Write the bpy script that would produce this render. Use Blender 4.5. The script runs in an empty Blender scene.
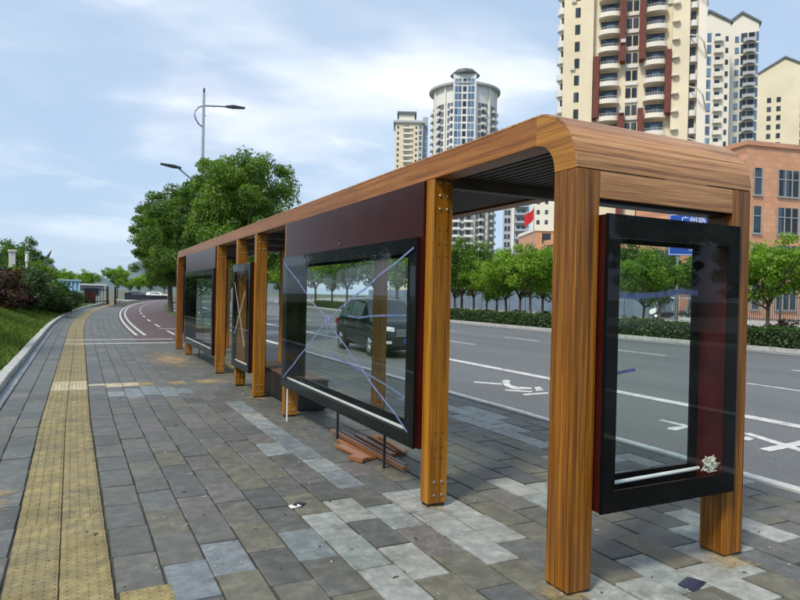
import bpy, bmesh, math, random
import numpy as np
from mathutils import Vector, Matrix

S = bpy.context.scene
COL = S.collection
rad = math.radians

# ------------------------------------------------------------------ camera
CAM_H = 1.6
yaw, pit, rol = rad(26.63), rad(0.411), rad(1.254)
fh = Vector((math.sin(yaw), math.cos(yaw), 0)); r0 = Vector((math.cos(yaw), -math.sin(yaw), 0)); zz = Vector((0, 0, 1))
F = fh * math.cos(pit) - zz * math.sin(pit)
U0 = zz * math.cos(pit) + fh * math.sin(pit)
RC = r0 * math.cos(rol) + U0 * math.sin(rol)
UC = U0 * math.cos(rol) - r0 * math.sin(rol)
cd = bpy.data.cameras.new('camera'); cam = bpy.data.objects.new('camera', cd); COL.objects.link(cam)
cd.sensor_fit = 'HORIZONTAL'; cd.sensor_width = 36; cd.lens = 637.2 / 800 * 36
cd.clip_start = 0.05; cd.clip_end = 6000
M = Matrix.Identity(4)
for i in range(3):
    M[i][0] = RC[i]; M[i][1] = UC[i]; M[i][2] = -F[i]
M[2][3] = CAM_H
cam.matrix_world = M
S.camera = cam

# ------------------------------------------------------------------ sky, sun, exposure
SUN_EL, SUN_AZ = rad(50), rad(243)        # azimuth clockwise from +Y: the sun stands left, a little behind the camera
W = bpy.data.worlds.new('World'); S.world = W; W.use_nodes = True
nt = W.node_tree; nt.nodes.clear()
def N(t, **kw):
    n = nt.nodes.new(t)
    for k, v in kw.items(): setattr(n, k, v)
    return n
sky = N('ShaderNodeTexSky', sky_type='NISHITA', sun_disc=False, sun_elevation=SUN_EL, sun_rotation=SUN_AZ,
        air_density=1.0, dust_density=1.2, ozone_density=2.0)
tc = N('ShaderNodeTexCoord'); sep = N('ShaderNodeSeparateXYZ'); nt.links.new(tc.outputs['Generated'], sep.inputs[0])
zc = N('ShaderNodeMath', operation='MAXIMUM'); zc.inputs[1].default_value = 0.0; nt.links.new(sep.outputs['Z'], zc.inputs[0])
za = N('ShaderNodeMath', operation='ADD'); za.inputs[1].default_value = 0.22; nt.links.new(zc.outputs[0], za.inputs[0])
cmb = N('ShaderNodeCombineXYZ')
for k, ax in enumerate('XY'):
    dv = N('ShaderNodeMath', operation='DIVIDE'); nt.links.new(sep.outputs[ax], dv.inputs[0]); nt.links.new(za.outputs[0], dv.inputs[1])
    nt.links.new(dv.outputs[0], cmb.inputs[k])
def cloud(scale, loc, rotz, sc, lo, hi, detail=6, rough=0.58, dist=0.4):
    mp = N('ShaderNodeMapping'); mp.inputs['Location'].default_value = loc; mp.inputs['Scale'].default_value = sc
    mp.inputs['Rotation'].default_value = (0, 0, rotz); nt.links.new(cmb.outputs[0], mp.inputs[0])
    no = N('ShaderNodeTexNoise'); no.inputs['Scale'].default_value = scale; no.inputs['Detail'].default_value = detail
    no.inputs['Roughness'].default_value = rough; no.inputs['Distortion'].default_value = dist
    nt.links.new(mp.outputs[0], no.inputs['Vector'])
    mr = N('ShaderNodeMapRange', interpolation_type='SMOOTHSTEP'); mr.inputs['From Min'].default_value = lo; mr.inputs['From Max'].default_value = hi
    nt.links.new(no.outputs['Fac'], mr.inputs['Value'])
    return mr.outputs[0]
c1 = cloud(0.62, (0.9, 2.3, 0), 0.5, (1, 1.35, 1), 0.44, 0.62, 5, 0.52, 0.3)      # broad soft cloud
c2 = cloud(2.2, (3.1, 0.4, 0), 0.3, (1, 1.5, 1), 0.54, 0.68, 5, 0.52, 0.2)     # small patches
mx = N('ShaderNodeMath', operation='MULTIPLY_ADD'); nt.links.new(c2, mx.inputs[0]); mx.inputs[1].default_value = 0.45; nt.links.new(c1, mx.inputs[2])
base = N('ShaderNodeMath', operation='MULTIPLY_ADD', use_clamp=True); nt.links.new(mx.outputs[0], base.inputs[0]); base.inputs[1].default_value = 0.88; base.inputs[2].default_value = 0.04
mixc = N('ShaderNodeMix', data_type='RGBA'); hz_ = N('ShaderNodeMapRange', interpolation_type='SMOOTHSTEP'); nt.links.new(zc.outputs[0], hz_.inputs['Value'])
hz_.inputs['From Min'].default_value = 0.0; hz_.inputs['From Max'].default_value = 0.28; hz_.inputs['To Min'].default_value = 0.35; hz_.inputs['To Max'].default_value = 1.0
fm_ = N('ShaderNodeMath', operation='MULTIPLY'); nt.links.new(base.outputs[0], fm_.inputs[0]); nt.links.new(hz_.outputs[0], fm_.inputs[1])
nt.links.new(fm_.outputs[0], mixc.inputs['Factor'])
tint = N('ShaderNodeMix', data_type='RGBA', blend_type='MULTIPLY'); tint.inputs['Factor'].default_value = 1.0
nt.links.new(sky.outputs[0], tint.inputs['A']); tint.inputs['B'].default_value = (1.0, 1.0, 1.06, 1)
veil = N('ShaderNodeMix', data_type='RGBA'); veil.inputs['Factor'].default_value = 0.72
nt.links.new(tint.outputs['Result'], veil.inputs['A']); veil.inputs['B'].default_value = (4.75, 6.3, 8.2, 1)
nt.links.new(veil.outputs['Result'], mixc.inputs['A'])
c3 = cloud(1.5, (7.7, 5.2, 0), 0.4, (1, 1.9, 1), 0.42, 0.62, 4, 0.5, 0.2)     # grey-lilac undersides
cc = N('ShaderNodeMix', data_type='RGBA'); nt.links.new(c3, cc.inputs['Factor']); cc.inputs['A'].default_value = (8.4, 8.9, 9.6, 1); cc.inputs['B'].default_value = (5.6, 6.5, 8.0, 1)
nt.links.new(cc.outputs['Result'], mixc.inputs['B'])
bg = N('ShaderNodeBackground'); bg.inputs['Strength'].default_value = 0.10
nt.links.new(mixc.outputs['Result'], bg.inputs['Color'])
wo = N('ShaderNodeOutputWorld'); nt.links.new(bg.outputs[0], wo.inputs['Surface'])

sl = bpy.data.lights.new('sun', 'SUN'); sl.energy = 2.8; sl.angle = rad(11); sl.color = (1.0, 0.92, 0.78)
so = bpy.data.objects.new('sun', sl); COL.objects.link(so)
sdir = Vector((math.sin(SUN_AZ) * math.cos(SUN_EL), math.cos(SUN_AZ) * math.cos(SUN_EL), math.sin(SUN_EL)))
so.rotation_euler = sdir.to_track_quat('Z', 'Y').to_euler(); so.location = (-20, -10, 40)
S.view_settings.view_transform = 'Standard'; S.view_settings.look = 'None'
S.view_settings.exposure = 0.28; S.view_settings.gamma = 1.0; S.view_settings.use_curve_mapping = False
S.cycles.max_bounces = 8; S.cycles.transparent_max_bounces = 16

# ------------------------------------------------------------------ helpers
random.seed(5); RNG = np.random.default_rng(11)

def pt(u, v, D):
    """world point seen at photograph pixel (u, v) at depth D metres: used to survey distances of far things"""
    a = (u - 400) / 637.2; b = -(v - 300) / 637.2
    d = F + RC * a + UC * b
    return Vector((0, 0, CAM_H)) + d * (D / d.dot(fh))

class MB:
    def __init__(s): s.v = []; s.f = []; s.m = []
    def add(s, vs, fs, m=0):
        o = len(s.v); s.v += [tuple(p) for p in vs]; s.f += [tuple(i + o for i in f) for f in fs]; s.m += [m] * len(fs); return s
    def box(s, x0, y0, z0, x1, y1, z1, m=0, ch=0.0):
        if x1 < x0: x0, x1 = x1, x0
        if y1 < y0: y0, y1 = y1, y0
        if z1 < z0: z0, z1 = z1, z0
        if ch <= 0:
            return s.add([(x0,y0,z0),(x1,y0,z0),(x1,y1,z0),(x0,y1,z0),(x0,y0,z1),(x1,y0,z1),(x1,y1,z1),(x0,y1,z1)],
                         [(0,3,2,1),(4,5,6,7),(0,1,5,4),(1,2,6,5),(2,3,7,6),(3,0,4,7)], m)
        bm = bmesh.new(); r = bmesh.ops.create_cube(bm, size=1)
        for v in bm.verts: v.co = Vector(((x0+x1)/2 + v.co.x*(x1-x0), (y0+y1)/2 + v.co.y*(y1-y0), (z0+z1)/2 + v.co.z*(z1-z0)))
        bmesh.ops.bevel(bm, geom=bm.edges[:], offset=ch, segments=1, affect='EDGES', profile=0.5)
        bm.verts.index_update()
        s.add([v.co[:] for v in bm.verts], [[v.index for v in f.verts] for f in bm.faces], m); bm.free(); return s
    def prism(s, poly, axis, a, b, m=0):
        """extrude a 2-D polygon: axis 0 -> poly in (y,z), 1 -> (x,z), 2 -> (x,y)"""
        n = len(poly)
        def P(p, t): return [(t, p[0], p[1]), (p[0], t, p[1]), (p[0], p[1], t)][axis]
        vs = [P(p, a) for p in poly] + [P(p, b) for p in poly]
        fs = [tuple(range(n))[::-1], tuple(range(n, 2*n))] + [(i, (i+1) % n, (i+1) % n + n, i + n) for i in range(n)]
        return s.add(vs, fs, m)
    def tube(s, pts, rs, n=8, m=0, cap=True):
        pts = [Vector(p) for p in pts]
        if not hasattr(rs, '__len__'): rs = [rs] * len(pts)
        rings = []
        up = Vector((0, 0, 1))
        for i, p in enumerate(pts):
            t = (pts[min(i+1, len(pts)-1)] - pts[max(i-1, 0)]).normalized()
            a = t.cross(up if abs(t.z) < 0.95 else Vector((1, 0, 0))).normalized(); b = t.cross(a)
            rings.append([p + (a * math.cos(k*2*math.pi/n) + b * math.sin(k*2*math.pi/n)) * rs[i] for k in range(n)])
        vs = [q for r in rings for q in r]
        fs = [(i*n+k, i*n+(k+1) % n, (i+1)*n+(k+1) % n, (i+1)*n+k) for i in range(len(pts)-1) for k in range(n)]
        if cap: fs += [tuple(range(n)), tuple(range((len(pts)-1)*n, len(pts)*n))[::-1]]
        return s.add(vs, fs, m)
    def lathe(s, c, prof, n=16, m=0, axis=2):
        vs = []
        for (r, h) in prof:
            for k in range(n):
                a = k*2*math.pi/n
                q = (r*math.cos(a), r*math.sin(a), h)
                q = [(q[2], q[0], q[1]), (q[0], q[2], q[1]), q][axis]
                vs.append((c[0]+q[0], c[1]+q[1], c[2]+q[2]))
        L = len(prof)
        fs = [(i*n+k, i*n+(k+1) % n, (i+1)*n+(k+1) % n, (i+1)*n+k) for i in range(L-1) for k in range(n)]
        fs += [tuple(range(n))[::-1], tuple(range((L-1)*n, L*n))]
        return s.add(vs, fs, m)
    def mesh(s, name, mats, smooth=False):
        me = bpy.data.meshes.new(name); me.from_pydata(s.v, [], s.f)
        for m in (mats if isinstance(mats, (list, tuple)) else [mats]): me.materials.append(m)
        if any(s.m): me.polygons.foreach_set('material_index', s.m)
        bm = bmesh.new(); bm.from_mesh(me); bmesh.ops.recalc_face_normals(bm, faces=bm.faces[:]); bm.to_mesh(me); bm.free()
        if smooth:
            me.polygons.foreach_set('use_smooth', [True]*len(me.polygons))
            try: me.set_sharp_from_angle(angle=rad(35))
            except Exception: pass
        me.update(); return me
    def build(s, name, mats, parent=None, smooth=False, **props):
        return link(name, s.mesh(name, mats, smooth), parent, **props)

def link(name, data, parent=None, loc=None, rz=None, **props):
    o = bpy.data.objects.new(name, data); COL.objects.link(o)
    if parent: o.parent = parent
    if loc is not None: o.location = loc
    if rz is not None: o.rotation_euler = (0, 0, rz)
    for k, v in props.items(): o[k] = v
    return o

def thing(name, label, cat, loc=(0, 0, 0), rz=0, group=None):
    o = link(name, None, None, loc, rz, label=label, category=cat)
    o.empty_display_size = 0.2
    if group: o['group'] = group
    return o

def copy_tree(o, parent=None, loc=None, rz=None, label=None, sc=None):
    c = o.copy(); COL.objects.link(c); c.parent = parent
    if loc is not None: c.location = loc
    if rz is not None: c.rotation_euler = (0, 0, rz)
    if sc is not None: c.scale = sc
    if label: c['label'] = label
    for ch in o.children: copy_tree(ch, c)
    return c

def np_quads(name, V, mat, var=None):
    """V: (n,4,3) array of quads -> mesh"""
    n = len(V); me = bpy.data.meshes.new(name)
    me.vertices.add(n*4); me.vertices.foreach_set('co', V.reshape(-1).astype(np.float32))
    me.loops.add(n*4); me.loops.foreach_set('vertex_index', np.arange(n*4, dtype=np.int32))
    me.polygons.add(n); me.polygons.foreach_set('loop_start', np.arange(0, n*4, 4, dtype=np.int32))
    try: me.polygons.foreach_set('loop_total', np.full(n, 4, dtype=np.int32))
    except Exception: pass
    me.materials.append(mat)
    if var is not None:
        at = me.attributes.new('var', 'FLOAT', 'FACE'); at.data.foreach_set('value', var.astype(np.float32))
    me.update(calc_edges=True); me.validate(); return me

def bend(y): return 0.0 if y < 25 else 0.00135 * (y - 25) ** 2

def strip(x0, x1, ys, z, zb=None, follow=True):
    mb = MB(); vs = []
    for y in ys:
        b = bend(y) if follow else 0
        vs += [(x0 + b, y, z), (x1 + b, y, z)]
    fs = [(2*i, 2*i+1, 2*i+3, 2*i+2) for i in range(len(ys)-1)]
    mb.add(vs, fs)
    if zb is not None:
        n = len(vs)
        mb.add([(p[0], p[1], zb) for p in vs] + vs, [(2*i, 2*i+2, n+2*i+2, n+2*i) for i in range(len(ys)-1)] +
               [(2*i+1, 2*i+3, n+2*i+3, n+2*i+1) for i in range(len(ys)-1)] + [(0, 1, n+1, n), (n-2, n-1, 2*n-1, 2*n-2)])
    return mb

# ------------------------------------------------------------------ materials
def newmat(name):
    m = bpy.data.materials.new(name); m.use_nodes = True
    t = m.node_tree; t.nodes.clear()
    out = t.nodes.new('ShaderNodeOutputMaterial'); p = t.nodes.new('ShaderNodeBsdfPrincipled')
    t.links.new(p.outputs[0], out.inputs['Surface'])
    return m, t, p, out

def ramp(t, fac, stops):
    r = t.nodes.new('ShaderNodeValToRGB'); e = r.color_ramp.elements
    while len(e) > 1: e.remove(e[-1])
    e[0].position = stops[0][0]; e[0].color = (*stops[0][1], 1)
    for p, c in stops[1:]:
        k = e.new(p); k.color = (*c, 1)
    t.links.new(fac, r.inputs['Fac']); return r.outputs['Color']

def noise(t, scale, sc=(1, 1, 1), coord='Object', detail=4, rough=0.55, dist=0.0):
    if coord == 'World':
        g = t.nodes.new('ShaderNodeNewGeometry'); src = g.outputs['Position']
    else:
        g = t.nodes.new('ShaderNodeTexCoord'); src = g.outputs[coord]
    mp = t.nodes.new('ShaderNodeMapping'); mp.inputs['Scale'].default_value = sc; t.links.new(src, mp.inputs[0])
    n = t.nodes.new('ShaderNodeTexNoise'); n.inputs['Scale'].default_value = scale; n.inputs['Detail'].default_value = detail
    n.inputs['Roughness'].default_value = rough; n.inputs['Distortion'].default_value = dist
    t.links.new(mp.outputs[0], n.inputs['Vector']); return n.outputs['Fac']

def mathn(t, op, a, b):
    n = t.nodes.new('ShaderNodeMath'); n.operation = op
    for i, x in enumerate((a, b)):
        if isinstance(x, (int, float)): n.inputs[i].default_value = x
        else: t.links.new(x, n.inputs[i])
    return n.outputs[0]

def mixrgb(t, fac, a, b, mode='MIX'):
    n = t.nodes.new('ShaderNodeMix'); n.data_type = 'RGBA'; n.blend_type = mode
    for k, x in (('Factor', fac), ('A', a), ('B', b)):
        i = n.inputs[k]
        if isinstance(x, (int, float)): i.default_value = x
        elif isinstance(x, tuple): i.default_value = (*x, 1)
        else: t.links.new(x, i)
    return n.outputs['Result']

def bump(t, p, h, strength, dist=0.01):
    b = t.nodes.new('ShaderNodeBump'); b.inputs['Strength'].default_value = strength; b.inputs['Distance'].default_value = dist
    t.links.new(h, b.inputs['Height']); t.links.new(b.outputs[0], p.inputs['Normal'])

def plain(name, col, rough=0.6, var=0.15, scale=3.0, metal=0.0, coord='World', bumps=0.0, spec=0.5, coat=0.0):
    m, t, p, _ = newmat(name)
    n = noise(t, scale, coord=coord, detail=5)
    lo = tuple(max(0, c*(1-var)) for c in col); hi = tuple(min(1, c*(1+var)) for c in col)
    t.links.new(ramp(t, n, [(0.3, lo), (0.7, hi)]), p.inputs['Base Color'])
    p.inputs['Roughness'].default_value = rough; p.inputs['Metallic'].default_value = metal
    p.inputs['Specular IOR Level'].default_value = spec; p.inputs['Coat Weight'].default_value = coat
    if bumps: bump(t, p, noise(t, scale*12, coord=coord), bumps)
    return m

def wood(name, axis, dark, mid, light, rough=0.36, scale=1.0):
    """laminated bamboo: fine streaks and wider strips along one axis"""
    m, t, p, _ = newmat(name)
    def ax(a, b): return tuple(a if i == axis else b for i in range(3))
    streak = noise(t, 1.0, ax(2.0*scale, 150*scale), 'World', 5, 0.65)
    strips = noise(t, 1.0, ax(0.35*scale, 26*scale), 'World', 2, 0.5)
    big = noise(t, 1.1, ax(0.5, 2.0), 'World', 4, 0.6)
    f = mathn(t, 'ADD', mathn(t, 'MULTIPLY', streak, 0.66), mathn(t, 'MULTIPLY', strips, 0.34))
    c = ramp(t, f, [(0.37, dark), (0.51, mid), (0.66, light)])
    c = mixrgb(t, mathn(t, 'MULTIPLY', ramp_f(t, big, 0.45, 0.75), 0.45), c, dark)
    oi = t.nodes.new('ShaderNodeObjectInfo')
    hs = t.nodes.new('ShaderNodeHueSaturation'); t.links.new(c, hs.inputs['Color'])
    t.links.new(mathn(t, 'ADD', 0.88, mathn(t, 'MULTIPLY', oi.outputs['Random'], 0.24)), hs.inputs['Value'])
    t.links.new(hs.outputs[0], p.inputs['Base Color'])
    t.links.new(mathn(t, 'ADD', rough-0.1, mathn(t, 'MULTIPLY', streak, 0.25)), p.inputs['Roughness'])
    bump(t, p, f, 0.15, 0.004)
    return m

def ramp_f(t, v, lo, hi):
    n = t.nodes.new('ShaderNodeMapRange'); n.inputs['From Min'].default_value = lo; n.inputs['From Max'].default_value = hi
    t.links.new(v, n.inputs['Value']); return n.outputs[0]

def slabmat(name, cols, rough=0.55, bumps=0.25):
    """stone paving: tone per slab, mottled and stained"""
    m, t, p, _ = newmat(name)
    oi = t.nodes.new('ShaderNodeObjectInfo'); at = t.nodes.new('ShaderNodeAttribute'); at.attribute_name = 'var'
    v = mathn(t, 'FRACT', mathn(t, 'ADD', oi.outputs['Random'], at.outputs['Fac']), 0)
    k = len(cols); c = ramp(t, v, [(i/(k-1), cols[i]) for i in range(k)])
    mot = noise(t, 9, coord='World', detail=8, rough=0.7)
    c = mixrgb(t, ramp_f(t, mot, 0.44, 0.70), c, mixrgb(t, 1.0, c, (1.75, 1.72, 1.66), 'MULTIPLY'))
    scf = noise(t, 5.0, (1, .35, 1), 'World', 8, .8, .6); c = mixrgb(t, mathn(t, 'MULTIPLY', ramp_f(t, scf, .60, .68), .4), c, (.30, .30, .28))
    st = noise(t, 0.9, coord='World', detail=6, rough=0.65)
    c = mixrgb(t, mathn(t, 'MULTIPLY', ramp_f(t, st, 0.50, 0.68), 0.55), c, mixrgb(t, 1.0, c, (0.58, 0.56, 0.5), 'MULTIPLY'))
    # dirt gathers along the slab edges and in blotches
    ge = t.nodes.new('ShaderNodeNewGeometry'); d1 = noise(t, 3.1, coord='World', detail=7, rough=.72)
    c = mixrgb(t, mathn(t, 'MULTIPLY', ramp_f(t, d1, 0.53, 0.64), 0.5), c, (0.085, 0.080, 0.060))
    spk = noise(t, 38, coord='World', detail=4, rough=.75)
    c = mixrgb(t, mathn(t, 'MULTIPLY', ramp_f(t, spk, 0.60, 0.72), 0.5), c, mixrgb(t, 1.0, c, (1.7, 1.7, 1.65), 'MULTIPLY'))
    c = mixrgb(t, mathn(t, 'MULTIPLY', ramp_f(t, spk, 0.42, 0.30), 0.55), c, mixrgb(t, 1.0, c, (.5, .48, .45), 'MULTIPLY'))
    t.links.new(c, p.inputs['Base Color'])
    fine = noise(t, 60, coord='World', detail=6, rough=0.7)
    t.links.new(mathn(t, 'ADD', rough-0.18, mathn(t, 'MULTIPLY', mot, 0.36)), p.inputs['Roughness'])
    bump(t, p, mathn(t, 'ADD', fine, mot), bumps, 0.006)
    return m

def leafmat(name, cols, trans=0.45, rough=0.5):
    m, t, p, out = newmat(name)
    at = t.nodes.new('ShaderNodeAttribute'); at.attribute_name = 'var'
    oi = t.nodes.new('ShaderNodeObjectInfo')
    v = mathn(t, 'ADD', at.outputs['Fac'], mathn(t, 'MULTIPLY', mathn(t, 'SUBTRACT', oi.outputs['Random'], 0.5), 0.34))
    k = len(cols); c = ramp(t, v, [(i/(k-1), cols[i]) for i in range(k)])
    t.links.new(c, p.inputs['Base Color']); p.inputs['Roughness'].default_value = rough
    tr = t.nodes.new('ShaderNodeBsdfTranslucent'); t.links.new(mixrgb(t, 1.0, c, (1.5, 1.6, 0.6), 'MULTIPLY'), tr.inputs['Color'])
    mx = t.nodes.new('ShaderNodeMixShader'); mx.inputs[0].default_value = trans
    t.links.new(p.outputs[0], mx.inputs[1]); t.links.new(tr.outputs[0], mx.inputs[2]); t.links.new(mx.outputs[0], out.inputs['Surface'])
    return m

def glassmat(name, tint=(0.93, 0.96, 0.95), refl=1.0):
    m, t, p, out = newmat(name); t.nodes.remove(p)
    fr = t.nodes.new('ShaderNodeFresnel'); fr.inputs['IOR'].default_value = 1.5
    dust = noise(t, 2.2, coord='World', detail=6, rough=0.7)
    tr = t.nodes.new('ShaderNodeBsdfTransparent'); tr.inputs['Color'].default_value = (*tint, 1)
    gl = t.nodes.new('ShaderNodeBsdfGlossy'); gl.inputs['Roughness'].default_value = 0.01; gl.inputs['Color'].default_value = (0.9, 0.95, 1, 1)
    mx = t.nodes.new('ShaderNodeMixShader'); ge = t.nodes.new('ShaderNodeNewGeometry'); t.links.new(mathn(t, 'MULTIPLY', mathn(t, 'MULTIPLY', fr.outputs[0], refl), mathn(t, 'SUBTRACT', 1.0, ge.outputs['Backfacing'])), mx.inputs[0])
    t.links.new(tr.outputs[0], mx.inputs[1]); t.links.new(gl.outputs[0], mx.inputs[2])
    df = t.nodes.new('ShaderNodeBsdfDiffuse'); df.inputs['Color'].default_value = (0.5, 0.5, 0.48, 1)
    m2 = t.nodes.new('ShaderNodeMixShader'); t.links.new(mathn(t, 'MULTIPLY', ramp_f(t, dust, 0.45, 0.8), 0.012), m2.inputs[0])
    t.links.new(mx.outputs[0], m2.inputs[1]); t.links.new(df.outputs[0], m2.inputs[2])
    t.links.new(m2.outputs[0], out.inputs['Surface'])
    return m

def windowmat(name, cols, rough=0.12):
    """far window glass: tone varies from window to window"""
    m, t, p, _ = newmat(name)
    wn = t.nodes.new('ShaderNodeTexWhiteNoise'); ge = t.nodes.new('ShaderNodeNewGeometry'); sn = t.nodes.new('ShaderNodeVectorMath'); sn.operation = 'SNAP'; sn.inputs[1].default_value = (1.7, 1.7, 3.0)
    t.links.new(ge.outputs['Position'], sn.inputs[0]); t.links.new(sn.outputs[0], wn.inputs['Vector']); n = mathn(t, 'ADD', 0.3, mathn(t, 'MULTIPLY', wn.outputs['Value'], 0.4))
    k = len(cols); t.links.new(ramp(t, n, [(0.3 + 0.4*i/(k-1), cols[i]) for i in range(k)]), p.inputs['Base Color'])
    p.inputs['Roughness'].default_value = rough; p.inputs['Specular IOR Level'].default_value = 0.45
    return m

GOLD = ((0.10, 0.032, 0.001), (0.32, 0.126, 0.004), (0.52, 0.235, 0.016))
BRN = ((0.15, 0.055, 0.014), (0.46, 0.220, 0.080), (0.70, 0.40, 0.18))
woodZ = wood('bamboo_post', 2, *GOLD); woodY = wood('bamboo_beam', 1, (0.13, 0.040, 0.004), (0.30, 0.104, 0.012), (0.44, 0.180, 0.036))
woodX = wood('bamboo_end', 0, *BRN); woodZe = wood('bamboo_end_post', 2, (0.070, 0.020, 0.001), (0.245, 0.087, 0.005), (0.50, 0.215, 0.020))
woodC = wood('bamboo_corner', 1, (0.16, 0.056, 0.005), (0.36, 0.148, 0.014), (0.50, 0.235, 0.038), scale=0.7)
rawwood = wood('raw_plank', 1, (0.16, 0.06, 0.022), (0.29, 0.115, 0.040), (0.42, 0.19, 0.075))
maroon = plain('maroon_paint', (0.036, 0.005, 0.0045), 0.28, 0.25, 4, spec=0.32)
maroon_in = plain('maroon_inside', (0.055, 0.005, 0.005), 0.4, 0.35, 6, spec=.25)
black = plain('black_enamel', (0.005, 0.005, 0.006), 0.3, 0.2, 5, spec=0.08)
blackmet = plain('black_metal', (0.012, 0.012, 0.013), 0.4, 0.3, 5)
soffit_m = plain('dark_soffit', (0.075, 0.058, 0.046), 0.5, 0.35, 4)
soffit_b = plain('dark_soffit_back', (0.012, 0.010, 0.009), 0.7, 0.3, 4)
steel = plain('galvanised_steel', (0.42, 0.43, 0.44), 0.35, 0.2, 20, metal=0.9)
darksteel = plain('dark_steel', (0.05, 0.05, 0.055), 0.4, 0.3, 20, metal=0.6)
white = plain('white_plastic', (0.78, 0.78, 0.76), 0.4, 0.06, 8)
def tapemat():
    m, t, p, out = newmat('blue_tape'); n = noise(t, 26, coord='World', detail=5, rough=.7)
    t.links.new(ramp(t, n, [(.35, (.16, .20, .46)), (.65, (.36, .40, .60))]), p.inputs['Base Color']); p.inputs['Roughness'].default_value = .35
    tr = t.nodes.new('ShaderNodeBsdfTransparent'); tr.inputs['Color'].default_value = (.62, .68, .95, 1); mx = t.nodes.new('ShaderNodeMixShader')
    t.links.new(mathn(t, 'ADD', .35, mathn(t, 'MULTIPLY', n, .6)), mx.inputs[0]); t.links.new(tr.outputs[0], mx.inputs[1]); t.links.new(p.outputs[0], mx.inputs[2]); t.links.new(mx.outputs[0], out.inputs['Surface'])
    bump(t, p, n, .6, .004); return m
tape_m = tapemat()
tape_f = plain('faded_tape', (0.42, 0.46, 0.60), 0.5, 0.2, 20)
glass = glassmat('clear_glass', (0.95, 0.975, 0.965), 0.48); glass_b = glassmat('back_glass', (0.96, 0.98, 0.97), 0.35)
concrete = plain('kerb_granite', (0.42, 0.42, 0.40), 0.7, 0.25, 6, bumps=0.3)
mortar = plain('joint_mortar', (0.050, 0.046, 0.036), 0.95, 0.75, 1.6)
slab_grey = slabmat('slab_grey', [(0.070, 0.071, 0.064), (0.100, 0.101, 0.090), (0.082, 0.085, 0.079), (0.112, 0.110, 0.093), (0.090, 0.091, 0.083)])
slab_cool = slabmat('slab_cool', [(0.075, 0.080, 0.078), (0.098, 0.103, 0.098), (0.112, 0.114, 0.104)])
slab_blue = slabmat('slab_blue', [(0.120, 0.142, 0.158), (0.165, 0.185, 0.196), (0.14, 0.168, 0.172), (0.20, 0.218, 0.222)], 0.5)
slab_pale = slabmat('slab_pale', [(0.21, 0.228, 0.218), (0.28, 0.288, 0.27), (0.20, 0.232, 0.226), (0.24, 0.242, 0.226)], 0.5)
slab_olive = slabmat('slab_olive', [(0.100, 0.098, 0.074), (0.124, 0.118, 0.088), (0.110, 0.110, 0.090)])
slab_mauve = slabmat('slab_mauve', [(0.098, 0.093, 0.090), (0.122, 0.114, 0.108), (0.110, 0.106, 0.102)])
SLABS = [slab_grey, slab_cool, slab_blue, slab_pale, slab_olive, slab_mauve]
tact_m = slabmat('tactile_yellow', [(0.185, 0.150, 0.064), (0.22, 0.178, 0.076), (0.205, 0.170, 0.084), (0.175, 0.148, 0.074)], 0.7)
tact_p = slabmat('tactile_cream', [(0.36, 0.31, 0.20), (0.42, 0.36, 0.25)], 0.7)
def paintmat():
    m, t, p, _ = newmat('road_paint')
    a = noise(t, 7, coord='World', detail=7, rough=.8); b = noise(t, 1.1, coord='World', detail=4)
    w = mathn(t, 'ADD', mathn(t, 'MULTIPLY', a, .7), mathn(t, 'MULTIPLY', b, .3))
    c = ramp(t, w, [(0.36, (.16, .165, .165)), (0.45, (.46, .46, .44)), (0.62, (.70, .70, .68))])
    t.links.new(c, p.inputs['Base Color']); p.inputs['Roughness'].default_value = .7; bump(t, p, a, .3, .004); return m
paint = paintmat()
leafA = leafmat('leaf_dark', [(0.028, 0.068, 0.010), (0.060, 0.13, 0.016), (0.125, 0.22, 0.028), (0.20, 0.31, 0.045)])
leafB = leafmat('leaf_bright', [(0.060, 0.12, 0.012), (0.12, 0.22, 0.020), (0.19, 0.32, 0.030), (0.27, 0.40, 0.05)], 0.5)
leafH = leafmat('leaf_hedge', [(0.018, 0.042, 0.010), (0.035, 0.080, 0.016), (0.060, 0.115, 0.022), (0.10, 0.155, 0.035)], 0.35)
leafR = leafmat('leaf_red', [(0.045, 0.012, 0.012), (0.075, 0.022, 0.016), (0.06, 0.045, 0.016), (0.10, 0.04, 0.02)], 0.3)
leafD = leafmat('leaf_shrub', [(0.014, 0.030, 0.009), (0.025, 0.055, 0.013), (0.045, 0.085, 0.02), (0.08, 0.125, 0.03)], 0.3)
grass_m = leafmat('grass_blade', [(0.048, 0.095, 0.010), (0.082, 0.150, 0.015), (0.120, 0.185, 0.022), (0.16, 0.21, 0.04)], 0.3, 0.7)
bark = plain('bark', (0.085, 0.066, 0.050), 0.9, 0.4, 6, bumps=0.6)
turf = plain('turf_soil', (0.055, 0.088, 0.020), 0.95, 0.45, 1.2, bumps=0.5)

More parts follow.
